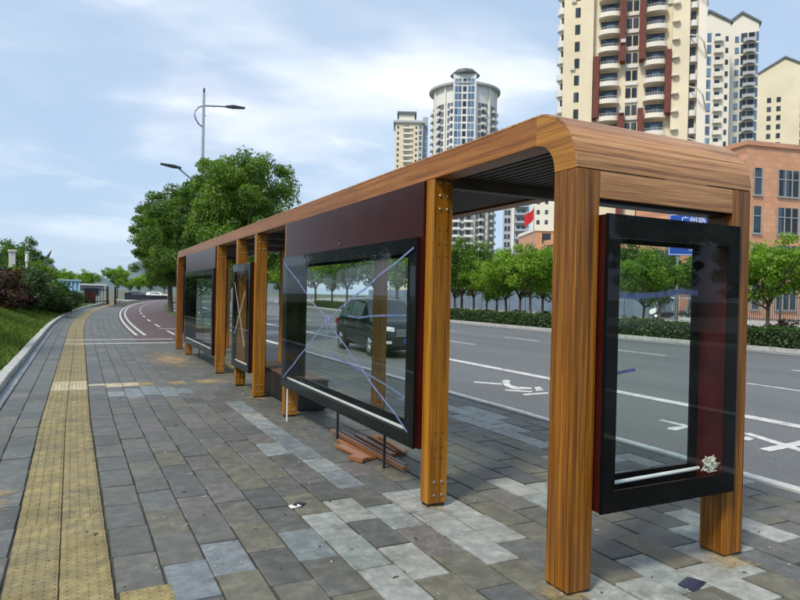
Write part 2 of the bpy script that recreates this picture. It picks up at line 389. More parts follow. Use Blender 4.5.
def asphaltmat(name, col):
    m, t, p, _ = newmat(name)
    a = noise(t, 0.35, (1, 0.25, 1), 'World', 6, 0.6); b = noise(t, 55, coord='World', detail=5, rough=0.8)
    c = ramp(t, a, [(0.3, tuple(x*0.82 for x in col)), (0.7, tuple(x*1.15 for x in col))])
    trk = noise(t, 1.0, (0.55, 0.012, 1), 'World', 3, 0.5); pat = noise(t, 0.16, (1, 0.5, 1), 'World', 2, 0.5)
    c = mixrgb(t, mathn(t, 'MULTIPLY', ramp_f(t, trk, 0.50, 0.62), 0.45), c, tuple(x*0.66 for x in col))
    c = mixrgb(t, mathn(t, 'MULTIPLY', ramp_f(t, pat, 0.585, 0.60), 0.35), c, tuple(x*0.7 for x in col))
    sp = noise(t, 1.3, coord='World', detail=6, rough=.75); c = mixrgb(t, mathn(t, 'MULTIPLY', ramp_f(t, sp, 0.62, 0.70), 0.5), c, tuple(x*0.55 for x in col))
    c = mixrgb(t, mathn(t, 'MULTIPLY', ramp_f(t, b, 0.52, 0.70), 0.8), c, tuple(min(1, x*2.4) for x in col))
    c = mixrgb(t, mathn(t, 'MULTIPLY', ramp_f(t, b, 0.46, 0.32), 0.7), c, tuple(x*0.45 for x in col))
    t.links.new(c, p.inputs['Base Color']); p.inputs['Roughness'].default_value = 0.62
    bump(t, p, b, 0.35, 0.006); return m
asphalt = asphaltmat('asphalt', (0.122, 0.128, 0.130)); bikeway = asphaltmat('bikeway_asphalt', (0.105, 0.072, 0.076))

# ------------------------------------------------------------------ the setting: ground, road, pavement
ys_far = [-40, -20, 0, 10, 20] + [25 + 5*i for i in range(46)]
g = MB(); g.add([(-2500, -2500, -0.22), (2500, -2500, -0.22), (2500, 2500, -0.22), (-2500, 2500, -0.22)], [(0, 1, 2, 3)])
g.build('ground', plain('far_ground', (0.10, 0.115, 0.07), 0.95, 0.4, 0.05), kind='structure')

road = strip(5.62, 21.9, ys_far, -0.10).build('road', asphalt, kind='structure')
RZ = -0.096
def mark(poly, name='lane_marking', z=RZ, parent=None):
    mb = MB(); mb.add([(x, y, z) for x, y in poly], [tuple(range(len(poly)))]); return mb.build(name, paint, parent or road)
def line(x0, x1, y0, y1, parent=None, z=RZ, name='lane_marking'):
    n = max(2, int((y1-y0)/4)+1); ys = [y0 + (y1-y0)*i/(n-1) for i in range(n)]
    return strip(x0, x1, ys, z).build(name, paint, parent or road)
line(8.82, 9.08, -20, 150)
for k in range(-1, 14): line(12.56, 12.70, 6.45 + 6.3*k, 8.75 + 6.3*k)
for k in range(-1, 14): line(16.30, 16.44, 7.8 + 6.2*k, 10.1 + 6.2*k)
line(21.3, 21.45, -20, 150)
# white symbols painted on the bus lane (beyond the open bay, and beside the end panel)
SYM = [[(7.12, 10.79), (6.99, 10.59), (7.37, 10.17), (7.49, 10.34)],
       [(7.73, 10.69), (7.91, 10.79), (7.92, 10.66), (7.64, 10.32), (7.51, 10.07), (7.47, 9.75), (7.28, 9.54), (7.23, 9.72), (7.34, 10.07)],
       [(7.53, 9.84), (7.69, 9.67), (7.55, 9.51), (7.31, 9.58)], [(7.06, 9.66), (6.95, 9.5), (7.29, 9.18), (7.42, 9.29)],
       [(7.77, 9.7), (7.92, 9.71), (7.68, 9.3), (7.48, 9.27)], [(7.02, 9.08), (6.93, 8.92), (7.46, 8.93), (7.61, 9.1)],
       [(7.39, 6.45), (7.48, 6.44), (7.50, 6.04), (7.37, 5.95)], [(6.98, 5.95), (7.11, 6.02), (7.47, 6.01), (7.35, 5.91), (7.03, 5.84)],
       [(7.74, 5.42), (7.85, 5.36), (7.61, 4.58), (7.42, 3.95), (7.28, 3.95), (7.47, 4.63), (7.65, 5.19)],
       [(7.10, 4.74), (7.09, 4.60), (7.74, 4.65), (8.05, 4.68), (8.05, 4.84), (7.82, 4.80)], [(7.60, 5.25), (7.56, 5.11), (7.40, 5.06), (7.36, 5.14)]]
for i, pl in enumerate(SYM): mark(pl, 'painted_symbol_stroke', RZ + .0005*(i % 6))

# far kerb, verge and far pavement
fk = strip(21.9, 22.05, ys_far, 0.05, -0.12).build('far_kerb', concrete, kind='structure')
strip(22.052, 27.5, ys_far, 0.03, -0.12).build('verge', turf, kind='structure')
strip(27.502, 90, ys_far, 0.0).build('far_pavement', plain('far_paving', (0.30, 0.29, 0.27), 0.8, 0.15, 0.4), kind='structure')

# pavement bed (mortar) with its slabs
ys_p = [-10, 0, 10, 20, 25] + [30 + 5*i for i in range(28)]
pave = strip(-1.05, 5.50, ys_p, -0.014, -0.2).build('pavement', mortar, kind='structure')

def slab_mesh(name, w, l, th=0.03, ch=0.004):
    mb = MB(); a, b = w/2, l/2
    vs = [(-a, -b, -th), (a, -b, -th), (a, b, -th), (-a, b, -th), (-a, -b, -ch), (a, -b, -ch), (a, b, -ch), (-a, b, -ch),
          (-a+ch, -b+ch, 0), (a-ch, -b+ch, 0), (a-ch, b-ch, 0), (-a+ch, b-ch, 0)]
    fs = [(0,1,5,4),(1,2,6,5),(2,3,7,6),(3,0,4,7),(4,5,9,8),(5,6,10,9),(6,7,11,10),(7,4,8,11),(8,9,10,11)]
    mb.add(vs, fs); return mb, vs, fs

CW, CL = 0.2505, 0.5
def shear(y): return 0.012*max(0.0, 8.5 - y)     # the paving courses are laid a touch askew to the shelter
rs = random.Random(3)
slabs = []
OVR = [(.765, 3.90, 2), (.515, 3.65, 2), (1.015, 3.40, 2), (1.265, 3.90, 2), (1.515, 3.90, 3), (1.765, 4.40, 3), (1.765, 3.65, 3), (1.515, 3.40, 3), (2.015, 4.15, 3), (2.015, 3.65, 5), (2.265, 3.90, 3), (2.265, 3.4, 3), (1.765, 3.15, 4), (1.515, 2.9, 4), (1.265, 3.4, 0), (2.015, 3.15, 4), (.515, 3.15, 0), (.765, 3.40, 4), (1.015, 2.9, 0)]
def slabtype(x, y):
    r = rs.random()
    if 1.80 < x < 2.10 and 4.9 < y < 9.4: return 2 if r < 0.8 else 3
    if 4.5 < x < 5.2 and 4 < y < 9: return 3 if r < 0.62 else 1
    for (ox, oy, k) in OVR:
        if abs(x-ox) < .126 and abs(y-oy) < .2: return k
    if y < 4.75 and 1.35 < x < 2.45: return 3 if r < 0.3 else (4 if r < 0.62 else (0 if r < .85 else 1))
    if y < 4.6 and 0.2 < x < 1.4: return 0 if r < 0.62 else 4
    if 10.3 < y < 11.2 and 0.1 < x < 1.6: return 2 if r < 0.75 else 1
    if x > 2.4 and y < 5: return (1, 4, 3, 0, 4, 1, 5, 3)[int(r*8)]
    if x > 2.4: return (0, 1, 4, 4, 1, 0)[int(r*6)]
    if y > 10: return (0, 1, 1, 0, 5, 1)[int(r*6)]
    if x < -0.3: return 1 if r < 0.7 else 0
    return 2 if r < 0.025 else (1 if r < 0.2 else (5 if r < 0.32 else (4 if r < 0.42 else 0)))
def inside(x, y):
    if x > 1.70 and y > 20.9: return False
    if x < 0.4 and x > 0 and y < 3.58: return False
    if 11.42 < y < 11.86 and 0.12 < x < 2.2: return False
    return True
cols = [(0.14 + CW*i, i) for i in range(21)] + [(-0.905 + CW*i, 30+i) for i in range(2)]
for x0, i in cols:
    y = 1.15 + (0.25 if i % 2 else 0.0); pend = 0
    while y < 62:
        l = CL
        if pend: l = CL/2; pend = 0
        elif rs.random() < 0.06: l = CL/2; pend = 1
        xm, ym = x0 + CW/2, y + l/2
        if inside(xm, ym): slabs.append((xm, ym, l, slabtype(xm, ym)))
        y += l
def seen(x, y, mar=40):
    d = Vector((x, y, -CAM_H)); z = d.dot(F)
    if z < 0.3: return None
    u = 400 + 637.2*d.dot(RC)/z; v = 300 - 637.2*d.dot(UC)/z
    return (z, u, v) if -mar < u < 800+mar and v < 600+mar else None
vis = []
for s in slabs:
    q = seen(s[0], s[1])
    if q: vis.append((q[0], s))
vis.sort(key=lambda a: a[0])
near = [s for _, s in vis[:296]]; far = [s for _, s in vis[296:]]
meshes = {}
for ln in (CL, CL/2):
    for k, m in enumerate(SLABS):
        for vr in range(5):      # five worn variants: uneven arrises, a chipped corner
            mb, _, _ = slab_mesh('paving_slab', CW-0.009, ln-0.009)
            for q in range(4, 12):
                x_, y_, z_ = mb.v[q]; j = .0035 if q < 8 else .006
                mb.v[q] = (x_ - math.copysign(rs.uniform(0, j), x_), y_ - math.copysign(rs.uniform(0, j), y_), z_ - (rs.uniform(0, .0015) if q > 7 else 0))
            cq = 8 + rs.randrange(4); x_, y_, z_ = mb.v[cq]; c_ = rs.choice((0, 0, .012, .022)); mb.v[cq] = (x_ - math.copysign(c_, x_), y_ - math.copysign(c_, y_), z_ - .002)
            meshes[(ln, k, vr)] = mb.mesh('paving_slab', m)
for (x, y, l, k) in near:
    o = link('paving_slab', meshes[(l, k, rs.randrange(5))], pave, (x + bend(y) + shear(y) + rs.uniform(-.0015, .0015), y, rs.uniform(-0.004, 0.003)))
    o.rotation_euler = (rs.uniform(-.008, .008), rs.uniform(-.012, .012), rs.uniform(-.006, .006))
me_v, me_f, me_m, var = [], [], [], []
for (x, y, l, k) in far:
    _, vs, fs = slab_mesh('', CW-0.008, l-0.008)
    o = len(me_v); dz = rs.uniform(-.002, .002)
    me_v += [(x + bend(y) + shear(y) + p[0], y + p[1], p[2] + dz) for p in vs]; me_f += [tuple(i+o for i in f) for f in fs]; me_m += [k]*len(fs); var += [rs.random()]*len(fs)
me = bpy.data.meshes.new('paving_slab_field'); me.from_pydata(me_v, [], me_f)
for m in SLABS: me.materials.append(m)
me.polygons.foreach_set('material_index', me_m); at = me.attributes.new('var', 'FLOAT', 'FACE'); at.data.foreach_set('value', var)
link('paving_slab_field', me, pave, kind='stuff')

# tactile guide strip
def tactile_mesh(dots, w, l, m):
    mb, _, _ = slab_mesh('', w, l)
    if dots:
        for i in range(5):
            for j in range(5):
                mb.lathe((-w/2 + w*(i+.5)/5, -l/2 + l*(j+.5)/5, 0), [(0.016, -0.001), (0.011, 0.005)], 6)
    else:
        for i in range(4):
            x = -w/2 + w*(i+.5)/4
            for j in range(2):
                y0 = -l/2 + l*j/2 + 0.008; y1 = y0 + l/2 - 0.016
                mb.add([(x-.018, y0, -0.001), (x+.018, y0, -0.001), (x+.018, y1, -0.001), (x-.018, y1, -0.001),
                        (x-.012, y0+.006, 0.005), (x+.012, y0+.006, 0.005), (x+.012, y1-.006, 0.005), (x-.012, y1-.006, 0.005)],
                       [(4, 5, 6, 7), (0, 1, 5, 4), (1, 2, 6, 5), (2, 3, 7, 6), (3, 0, 4, 7)])
    return mb.mesh('tactile_tile', m)
TW = 0.264
tm_bar = tactile_mesh(False, TW-.006, TW-.006, tact_m); tm_dot = tactile_mesh(True, TW-.006, TW-.006, tact_m); tm_pale = tactile_mesh(True, TW-.006, TW-.006, tact_p)
y = 2.0; n = 0; fv = MB()
while y < 75:
    for c in (0, 1):
        x = -0.400 + TW*(c+.5) + bend(y) + shear(y); yc = y + TW/2
        me = tm_dot if y < 4.65 else (tm_pale if 11.05 < y < 12.15 else tm_bar)
        if y < 27:
            o = link('tactile_tile', me, pave, (x, yc, rs.uniform(0, .002))); o.rotation_euler = (0, 0, rs.uniform(-.006, .006))
        else:
            fv.box(x-TW/2+.004, y+.004, -.02, x+TW/2-.004, y+TW-.004, 0.002)
    y += TW
for k in range(5):   # blister tiles turning off towards the right, at the bottom of the picture
    link('tactile_tile', tm_dot, pave, (0.145 + TW*.5 + shear(3.3), 3.515 - TW*k, 0.002))
fv.build('tactile_tile_field', tact_m, pave, kind='stuff')
for k in range(8):   # cream guide row leading to the shelter
    mb, _, _ = slab_mesh('', 0.25, 0.42)
    link('guide_tile', mb.mesh('guide_tile', tact_p if k < 3 else tact_m), pave, (0.27 + 0.257*k, 11.64, 0))
# pale stone bands across the pavement where the cycle path begins
for yb in (20.55, 22.1):
    mb = MB(); mb.box(-0.38, yb-.14, -.01, 2.75, yb+.10, 0.006); mb.build('stone_band', concrete, pave)

# cycle path beyond the shelter
bp = strip(1.655, 4.95, [20.9, 22, 24] + [25 + 2.5*i for i in range(60)], 0.004, -.12).build('cycle_path', bikeway, kind='structure')
line(1.72, 1.82, 24, 120, bp, 0.008); line(2.00, 2.10, 24, 120, bp, 0.008)
for k in range(14): line(3.02, 3.12, 24.2 + 5.2*k, 26.6 + 5.2*k, bp, 0.008)
line(2.9, 4.9, 27.8, 28.0, bp, 0.0081)

# crumbs, twigs and leaf litter on the paving
db = MB(); rd = random.Random(77)
for i in range(420):
    y = 2.4 + 9*rd.random()**1.6; x = -0.9 + 6.2*rd.random(); s_ = rd.uniform(.002, .007); a = rd.uniform(0, 3.14); l = s_*rd.choice((1, 1, 1.4, 4))
    c_, n_ = math.cos(a), math.sin(a); P_ = [(-l, -s_), (l, -s_*.7), (l*.8, s_), (-l*.7, s_*.8)]; h = s_*.8
    base_ = [(x + p*c_ - q*n_, y + p*n_ + q*c_, .001) for p, q in P_]; top_ = [(x + .6*(p*c_ - q*n_), y + .6*(p*n_ + q*c_), .002 + h) for p, q in P_]
    db.add(base_ + top_, [(4, 5, 6, 7), (0, 1, 5, 4), (1, 2, 6, 5), (2, 3, 7, 6), (3, 0, 4, 7)], rd.choice((0, 0, 1, 2)))
db.build('debris', [plain('pale_crumb', (.42, .40, .36), .8), plain('brown_crumb', (.10, .07, .035), .9), plain('dark_crumb', (.03, .03, .028), .9)], pave, kind='stuff')
# kerbs: individual stones
kb = strip(-1.24, -1.052, ys_p, -0.03, -0.2).build('kerb', mortar, kind='structure')
km = MB().box(-0.09, -0.495, -0.14, 0.09, 0.495, 0.13, ch=0.015).mesh('kerb_stone', concrete)
gut = MB().box(-0.065, -0.495, -0.14, 0.065, 0.495, 0.006, ch=0.008).mesh('gutter_stone', slab_blue)
for k in range(90):
    y = 0.5 + k; b = bend(y); a = -math.atan(2*0.00135*max(0, y-25))
    o = link('kerb_stone', km, kb, (-1.148 + b + rs.uniform(-.006, .006), y, rs.uniform(-.006, .006))); o.rotation_euler = (0, 0, a)
    if y < 60:
        o = link('gutter_stone', gut, kb, (-0.982 + b, y, 0)); o.rotation_euler = (0, 0, a)
rk = strip(5.503, 5.618, ys_p, -0.02, -0.2).build('road_kerb', mortar, kind='structure')
km2 = MB().box(-0.055, -0.496, -0.12, 0.055, 0.496, 0.012, ch=0.008).mesh('kerb_stone', plain('pale_kerb', (.60, .60, .57), .7, .18, 5, bumps=.2))
for k in range(60):
    y = -1.5 + k; o = link('kerb_stone', km2, rk, (5.561 + bend(y), y, rs.uniform(-.003, .003)))

# grass bank on the left
bank = MB(); bx = [-1.24, -1.7, -2.4, -3.2, -4.2, -5.5, -8, -14, -40]; bz = [0.06, 0.20, 0.52, 0.86, 1.15, 1.35, 1.5, 1.55, 1.6]
byy = [-30, -20, -10] + [0 + 2.5*i for i in range(40)]
rb = random.Random(8)
for y in byy:
    fall = max(0.15, min(1, 1.25 - y/75.0))
    for x, z in zip(bx, bz): bank.v.append((x + bend(y), y + 0, z*fall + (rb.uniform(-.05, .05) if x < -1.5 else 0)))
n = len(bx)
for i in range(len(byy)-1):
    for j in range(n-1): bank.f.append((i*n+j, i*n+j+1, (i+1)*n+j+1, (i+1)*n+j)); bank.m.append(0)
bank.build('grass_bank', turf, smooth=True, kind='structure')
def bank_z(x, y):
    fall = max(0.15, min(1, 1.25 - y/75.0)); return float(np.interp(x - bend(y), bx[::-1], bz[::-1])) * fall
G = 60000
gy = 8 + 52*RNG.random(G)**1.5; gx = -1.28 - 3.4*RNG.random(G)
gb = np.array([bend(v) for v in gy]); gz = np.array([bank_z(a+b, c) for a, b, c in zip(gx, gb, gy)]); gx = gx + gb
hgt = 0.05 + 0.09*RNG.random(G); ang = RNG.random(G)*6.28; wd = 0.012 + gy*0.0006
dx = np.cos(ang)*wd; dy = np.sin(ang)*wd; lx = RNG.normal(0, .03, G); ly = RNG.normal(0, .03, G)
V = np.zeros((G, 4, 3))
V[:, 0] = np.stack([gx-dx, gy-dy, gz-.03], 1); V[:, 1] = np.stack([gx+dx, gy+dy, gz-.03], 1)
V[:, 2] = np.stack([gx+lx+dx*.3, gy+ly+dy*.3, gz+hgt], 1); V[:, 3] = np.stack([gx+lx-dx*.3, gy+ly-dy*.3, gz+hgt], 1)
o = link('grass', np_quads('grass', V, grass_m, RNG.random(G)), None, kind='stuff', label='short green grass on the bank left of the kerb', category='grass')
# verge grass strip under the street trees
strip(4.952, 5.498, [20.9, 25] + [30 + 5*i for i in range(24)], 0.02, -.1).build('tree_strip', turf, kind='structure')

# pale concrete apron where the road turns off
ap = MB(); ap.add([(4, 96, -.20), (80, 90, -.20), (80, 124, -.20), (-12, 124, -.20), (-12, 108, -.20)], [(0, 1, 2, 3, 4)]); ap.build('side_road', plain('pale_concrete', (.40, .40, .38), .85, .12, .3), kind='structure')
# hills
hl = MB(); nh = 60
for i in range(nh+1):
    a = rad(-14 + 30*i/nh); R = 1900
    h = 40 + 26*math.sin(i*0.35+1.0) + 18*math.sin(i*0.9) + 20*math.exp(-((i-26)/5.0)**2)
    for r_, z in ((R-350, -2), (R-150, h*0.65), (R, h), (R+400, -2)): hl.v.append((math.sin(a)*r_, math.cos(a)*r_, z))
for i in range(nh):
    for j in range(3): hl.f.append((i*4+j, i*4+j+1, (i+1)*4+j+1, (i+1)*4+j)); hl.m.append(0)
hl.build('hills', plain('hill_forest', (0.10, 0.14, 0.15), 0.95, 0.3, 0.01), smooth=True, kind='structure')

# ------------------------------------------------------------------ the bus shelter
X0, X1, Y0, Y1, H, ZB, ZJ = 2.363, 3.797, 2.63, 18.50, 2.665, 2.486, 2.31
WY, WX = 0.188, 0.165
sh = thing('bus_shelter', 'long bamboo clad bus shelter with rounded corners and glazed advertising panels', 'bus shelter', (X0, Y0, 0))
def sb(mb, name, mat, parent=sh, smooth=False, **k):
    """build a mesh given in world coordinates under the shelter"""
    o = mb.build(name, mat, parent, smooth, **k)
    if parent is sh: o.location = (-X0, -Y0, 0)
    return o
PLR = 0.014   # plank thickness on the curved end
RO = H - ZJ
for end in (0, 1):
    def Yy(d): return Y0 + d if end == 0 else Y1 - d
    for xa in (X0, X1 - WX):
        mb = MB().box(xa, Yy(0), 0.012, xa + WX, Yy(WY), ZJ - 0.002, ch=0.006)
        p_ = sb(mb, 'end_post', woodZe)
        mb = MB().box(xa + .006, Yy(.006), 0.0, xa + WX - .006, Yy(WY - .006), 0.0115); sb(mb, 'post_plate', darksteel)
        # quarter-ring corner piece
        n = 14; poly = []
        for i in range(n + 1):
            a = math.pi/2*i/n; r = RO - PLR
            poly.append((Yy(RO - r*math.cos(a)), ZJ + r*math.sin(a)))
        for i in range(n, -1, -1):
            a = math.pi/2*i/n; poly.append((Yy(RO - (RO - WY)*math.cos(a)), ZJ + (ZB - ZJ)*math.sin(a)))
        mb = MB(); m = len(poly)//2
        vs = [(x, p[0], p[1]) for x in (xa + .002, xa + WX - .002) for p in poly]; L = len(poly); fs = []
        for i in range(m - 1):
            for o_ in (0, L): fs.append((o_+i, o_+i+1, o_+L-2-i, o_+L-1-i))
        for i in range(L): fs.append((i, (i+1) % L, L+(i+1) % L, L+i))
        mb.add(vs, fs); sb(mb, 'corner_piece', woodC, smooth=True)
    # planks over the curve, side to side
    NP = 6
    for k in range(NP):
        a0 = math.pi/2*k/NP + 0.004; a1 = math.pi/2*(k+1)/NP - 0.004; prof = []
        for i in range(5):
            a = a0 + (a1-a0)*i/4; prof.append((Yy(RO - RO*math.cos(a)), ZJ + RO*math.sin(a)))
        for i in range(4, -1, -1):
            a = a0 + (a1-a0)*i/4; r = RO - PLR + .001; prof.append((Yy(RO - r*math.cos(a)), ZJ + r*math.sin(a)))
        sb(MB().prism(prof, 0, X0, X1), 'roof_plank', woodX, smooth=True)
    # fascia board between the end posts
    mb = MB().box(X0 + WX + .002, Yy(0.004), 2.157, X1 - WX - .002, Yy(0.03), ZJ - .003, ch=.003); sb(mb, 'fascia_board', woodX)
    mb = MB().box(X0 + WX + .002, Yy(0.06), 2.142, X1 - WX - .002, Yy(0.17), 2.30); sb(mb, 'lintel', blackmet)
for xa in (X0, X1 - WX):
    ya, yb_ = Y0 + RO + .001, Y1 - RO - .001
    cuts = [ya, 5.7, 8.9, 12.1, 15.3, yb_]
    for c0, c1_ in zip(cuts, cuts[1:]): sb(MB().box(xa + .001, c0 + .0012, ZB, xa + WX - .001, c1_ - .0012, H - .012, ch=.004), 'roof_beam', woodY)
# roof planks on the flat top
k = 0; y = Y0 + RO + 0.003
while y < Y1 - RO - 0.01:
    y1 = min(y + 1.2, Y1 - RO - .003)
    sb(MB().box(X0, y, H - .0115, X1, y1 - .004, H - .0005), 'roof_plank', woodX); y = y1
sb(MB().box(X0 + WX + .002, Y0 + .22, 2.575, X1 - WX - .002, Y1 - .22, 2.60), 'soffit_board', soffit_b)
ns = 15; pitch = (X1 - X0 - 2*WX - .01)/ns
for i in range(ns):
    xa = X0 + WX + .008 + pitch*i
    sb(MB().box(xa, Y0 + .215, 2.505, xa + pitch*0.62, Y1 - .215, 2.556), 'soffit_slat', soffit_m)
FP = [4.18, 7.96, 9.58, 10.86, 12.61, 16.62]; W3, D3 = 0.118, 0.168
for y in FP:
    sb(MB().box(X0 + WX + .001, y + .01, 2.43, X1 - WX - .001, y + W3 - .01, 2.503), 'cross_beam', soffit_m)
bolt_m = MB().lathe((0, 0, 0), [(0.011, 0.0), (0.011, -0.006), (0.006, -0.010)], 8, axis=1).mesh('bolt', steel)
hole_m = MB().lathe((0, 0, 0), [(0.006, 0.001), (0.006, -0.0015)], 8, axis=1).mesh('bolt_hole', blackmet)
post_me = MB().box(0, 0, 0.025, D3, W3, ZB - .002, ch=.005).mesh('post', woodZ)
foot_me = MB().box(.012, .012, 0, D3 - .012, W3 - .012, .0245).mesh('post_foot', blackmet)
for y in FP:
    for xa in ((X0, X1 - D3) if y not in (9.58, 10.86) else (X0,)):
        p_ = link('post', post_me, sh, (xa - X0, y - Y0, 0))
        link('post_foot', foot_me, p_)
        for cx in (0.055, 0.118):
            for z in (2.46, 2.36, 2.26, 0.19, 0.09): link('bolt', bolt_m, p_, (cx, 0, z))
            for z in (2.10, 1.99, 1.90, .56, .45, .37): link('bolt_hole', hole_m, p_, (cx, 0, z))

def ad_panel(mode, a0, a1, f, z0, z1, bs, bt, bb, dep=0.25, tape=None, strip_=True, bs2=None):
    """hollow glazed light box; mode 'x': front faces -X, runs along Y; 'y': front faces -Y, runs along X; 'Y': front faces +Y"""
    def P(u, w, z):
        if mode == 'x': return (f + w, u, z)
        if mode == 'y': return (u, f + w, z)
        return (u, f - w, z)
    def bx(mb, u0, w0, za, u1, w1, zb_, ch=0):
        p, q = P(u0, w0, za), P(u1, w1, zb_); return mb.box(*p, *q, ch=ch)
    t = 0.022; bs2 = bs2 or bs
    mb = MB()
    bx(mb, a0, .012, z0, a0 + t, dep, z1); bx(mb, a1 - t, .012, z0, a1, dep, z1)
    bx(mb, a0 + t, .012, z0, a1 - t, dep, z0 + t); bx(mb, a0 + t, .012, z1 - t, a1 - t, dep, z1)
    case = sb(mb, 'advertising_panel', maroon)
    def border(w0, w1, s, name, e=0.0):
        mb = MB()
        bx(mb, a0 - e, w0, z0 - e, a0 + s, w1, z1 + e); bx(mb, a1 - s, w0, z0 - e, a1 + e, w1, z1 + e)
        bx(mb, a0 + s, w0, z0 - e, a1 - s, w1, z0 + bb); bx(mb, a0 + s, w0, z1 - bt, a1 - s, w1, z1 + e)
        return mb.build(name, black, case)
    border(0.0, .0115, bs, 'front_frame', 0.004)
    border(dep + .0005, dep + .014, bs2, 'back_frame', 0.002)
    if mode != 'x':
        mb = MB(); bx(mb, a0 + t + .001, .013, z0 + t, a0 + t + .004, dep - .002, z1 - t); mb.build('lining', black, case)
        mb = MB(); bx(mb, a1 - t - .004, .013, z0 + t, a1 - t - .001, dep - .002, z1 - t); mb.build('lining', maroon_in, case)
    else:
        mb = MB(); bx(mb, a1 - t - .004, .013, z0 + t, a1 - t - .001, dep - .002, z1 - t)
        bx(mb, a0 + t, .013, z1 - t - .004, a1 - t - .005, dep - .002, z1 - t - .001); bx(mb, a0 + t, .013, z0 + t + .001, a1 - t - .005, dep - .002, z0 + t + .004)
        mb.build('lining', black, case)
    mb = MB(); bx(mb, a0 + .002, -.008, z0 + .002, a1 - .002, -.0005, z1 - .002); mb.build('front_glass', glass, case)
    mb = MB(); bx(mb, a0 + bs2 - .01, dep - .010, z0 + bb - .01, a1 - bs2 + .01, dep - .004, z1 - bt + .01); mb.build('back_glass', glass_b, case)
    if strip_:
        mb = MB(); bx(mb, a0 + .06, .030, z0 + bb + .004, a1 - bs*.6, .046, z0 + bb + .022); mb.build('light_tube', white, case)
    def ribbon(pts, w, wd=0.018, m=tape_m):
        mb = MB(); vs = []
        for i, (u, z) in enumerate(pts):
            a = pts[max(i-1, 0)]; b = pts[min(i+1, len(pts)-1)]; d = Vector((b[0]-a[0], b[1]-a[1])).normalized(); n_ = Vector((-d.y, d.x))*wd/2
            for s_ in (1, -1):
                for ww in (w, w - .0012): vs.append(P(u + n_.x*s_, ww, z + n_.y*s_))
        fs = []
        for i in range(len(pts)-1):
            o = 4*i; fs += [(o, o+2, o+6, o+4), (o+1, o+3, o+7, o+5), (o, o+1, o+5, o+4), (o+2, o+3, o+7, o+6)]
        fs += [(0, 1, 3, 2), (len(vs)-4, len(vs)-3, len(vs)-1, len(vs)-2)]
        mb.add(vs, fs); mb.build('tape_strip', m, case)
    for tp in (tape or []): ribbon(*tp)
    return case
Wf = -.0095
def wob(a, b, n=9, amp=.016, seed=0):
    r = random.Random(seed); return [(a[0]+(b[0]-a[0])*i/(n-1) + r.uniform(-amp, amp), a[1]+(b[1]-a[1])*i/(n-1) + r.uniform(-amp, amp)) for i in range(n)]
ad_panel('x', 4.335, 7.93, 2.310, 0.42, 2.05, 0.15, 0.115, 0.10, tape=[
    (wob((7.90, 1.99), (6.28, 1.33), seed=1) + wob((6.20, 1.29), (4.40, 0.53), seed=2), Wf),
    (wob((7.84, 0.53), (6.95, 0.98), 5, seed=3) + wob((6.85, 1.04), (6.30, 1.32), 4, seed=4) + wob((6.2, 1.34), (4.37, 1.98), 7, seed=5), Wf - .0014),
    (wob((6.32, 1.31), (6.18, 1.345), 3, seed=9), Wf - .003, 0.05), ([(6.27, 1.33), (6.272, 1.25), (6.262, 1.17), (6.27, 1.13)], Wf - .0042, .016),
    (wob((6.30, 1.36), (4.9, 1.42), 6, .02, 6), 0.234), (wob((6.9, .95), (4.9, 0.72), 6, .02, 7), 0.2325)])
ad_panel('x', 12.745, 16.56, 2.310, 0.34, 2.05, 0.15, 0.115, 0.10)
ad_panel('x', 9.72, 10.95, 2.310, 0.36, 2.05, 0.13, 0.115, 0.09, tape=[
    (wob((10.75, 1.75), (10.0, 0.75), 6, seed=11), Wf, 0.02, tape_f), (wob((10.0, 1.6), (10.7, 0.9), 6, seed=12), Wf - .0014, 0.02, tape_f)], strip_=True)
ep = ad_panel('y', 2.535, 3.622, 2.575, 0.44, 2.065, 0.095, 0.125, 0.115, tape=[
    ([(2.60, 1.66), (2.8, 1.635), (3.0, 1.625), (3.2, 1.64), (3.4, 1.665), (3.55, 1.655)], 0.2325, 0.035), (wob((2.62, 1.15), (3.02, 1.175), 5, seed=14), 0.234, 0.02)], strip_=False)
ad_panel('Y', 2.535, 3.622, Y1 + .055, 0.44, 2.065, 0.095, 0.125, 0.115, strip_=False)
# loose light tube and crumpled wire left inside the end panel
mb = MB().tube([(2.64, 2.66, 0.568), (3.46, 2.70, 0.566)], 0.012, 8); mb.build('light_tube', white, ep, smooth=True)
rw = random.Random(4); pts = []
for i in range(130):
    pts.append((3.475 + max(-.05, min(.05, rw.gauss(0, .03))), 2.63 + max(-.03, min(.03, rw.gauss(0, .016))), 0.600 + max(-.034, min(.05, rw.gauss(.0, .03)))))
mb = MB()
for i in range(0, 126, 3): mb.tube(pts[i:i+4], 0.0042, 5)
mb.build('crumpled_wire', plain('pale_wire', (0.62, 0.58, 0.52), 0.6, 0.1, 30), ep)
# maroon header boards above the two long panels
for a0, a1 in ((4.302, 7.955), (12.735, 16.615)):
    sb(MB().box(2.340, a0, 2.056, 2.372, a1, ZB - .003, ch=.003), 'header_board', maroon)
    sb(MB().box(2.374, a0 + .01, 2.10, 2.50, a1 - .01, ZB - .01), 'header_box', blackmet)
sb(MB().lathe((2.339, 6.05, 2.11), [(0.012, 0.0), (0.012, -0.006)], 8, axis=0), 'header_screw', steel)
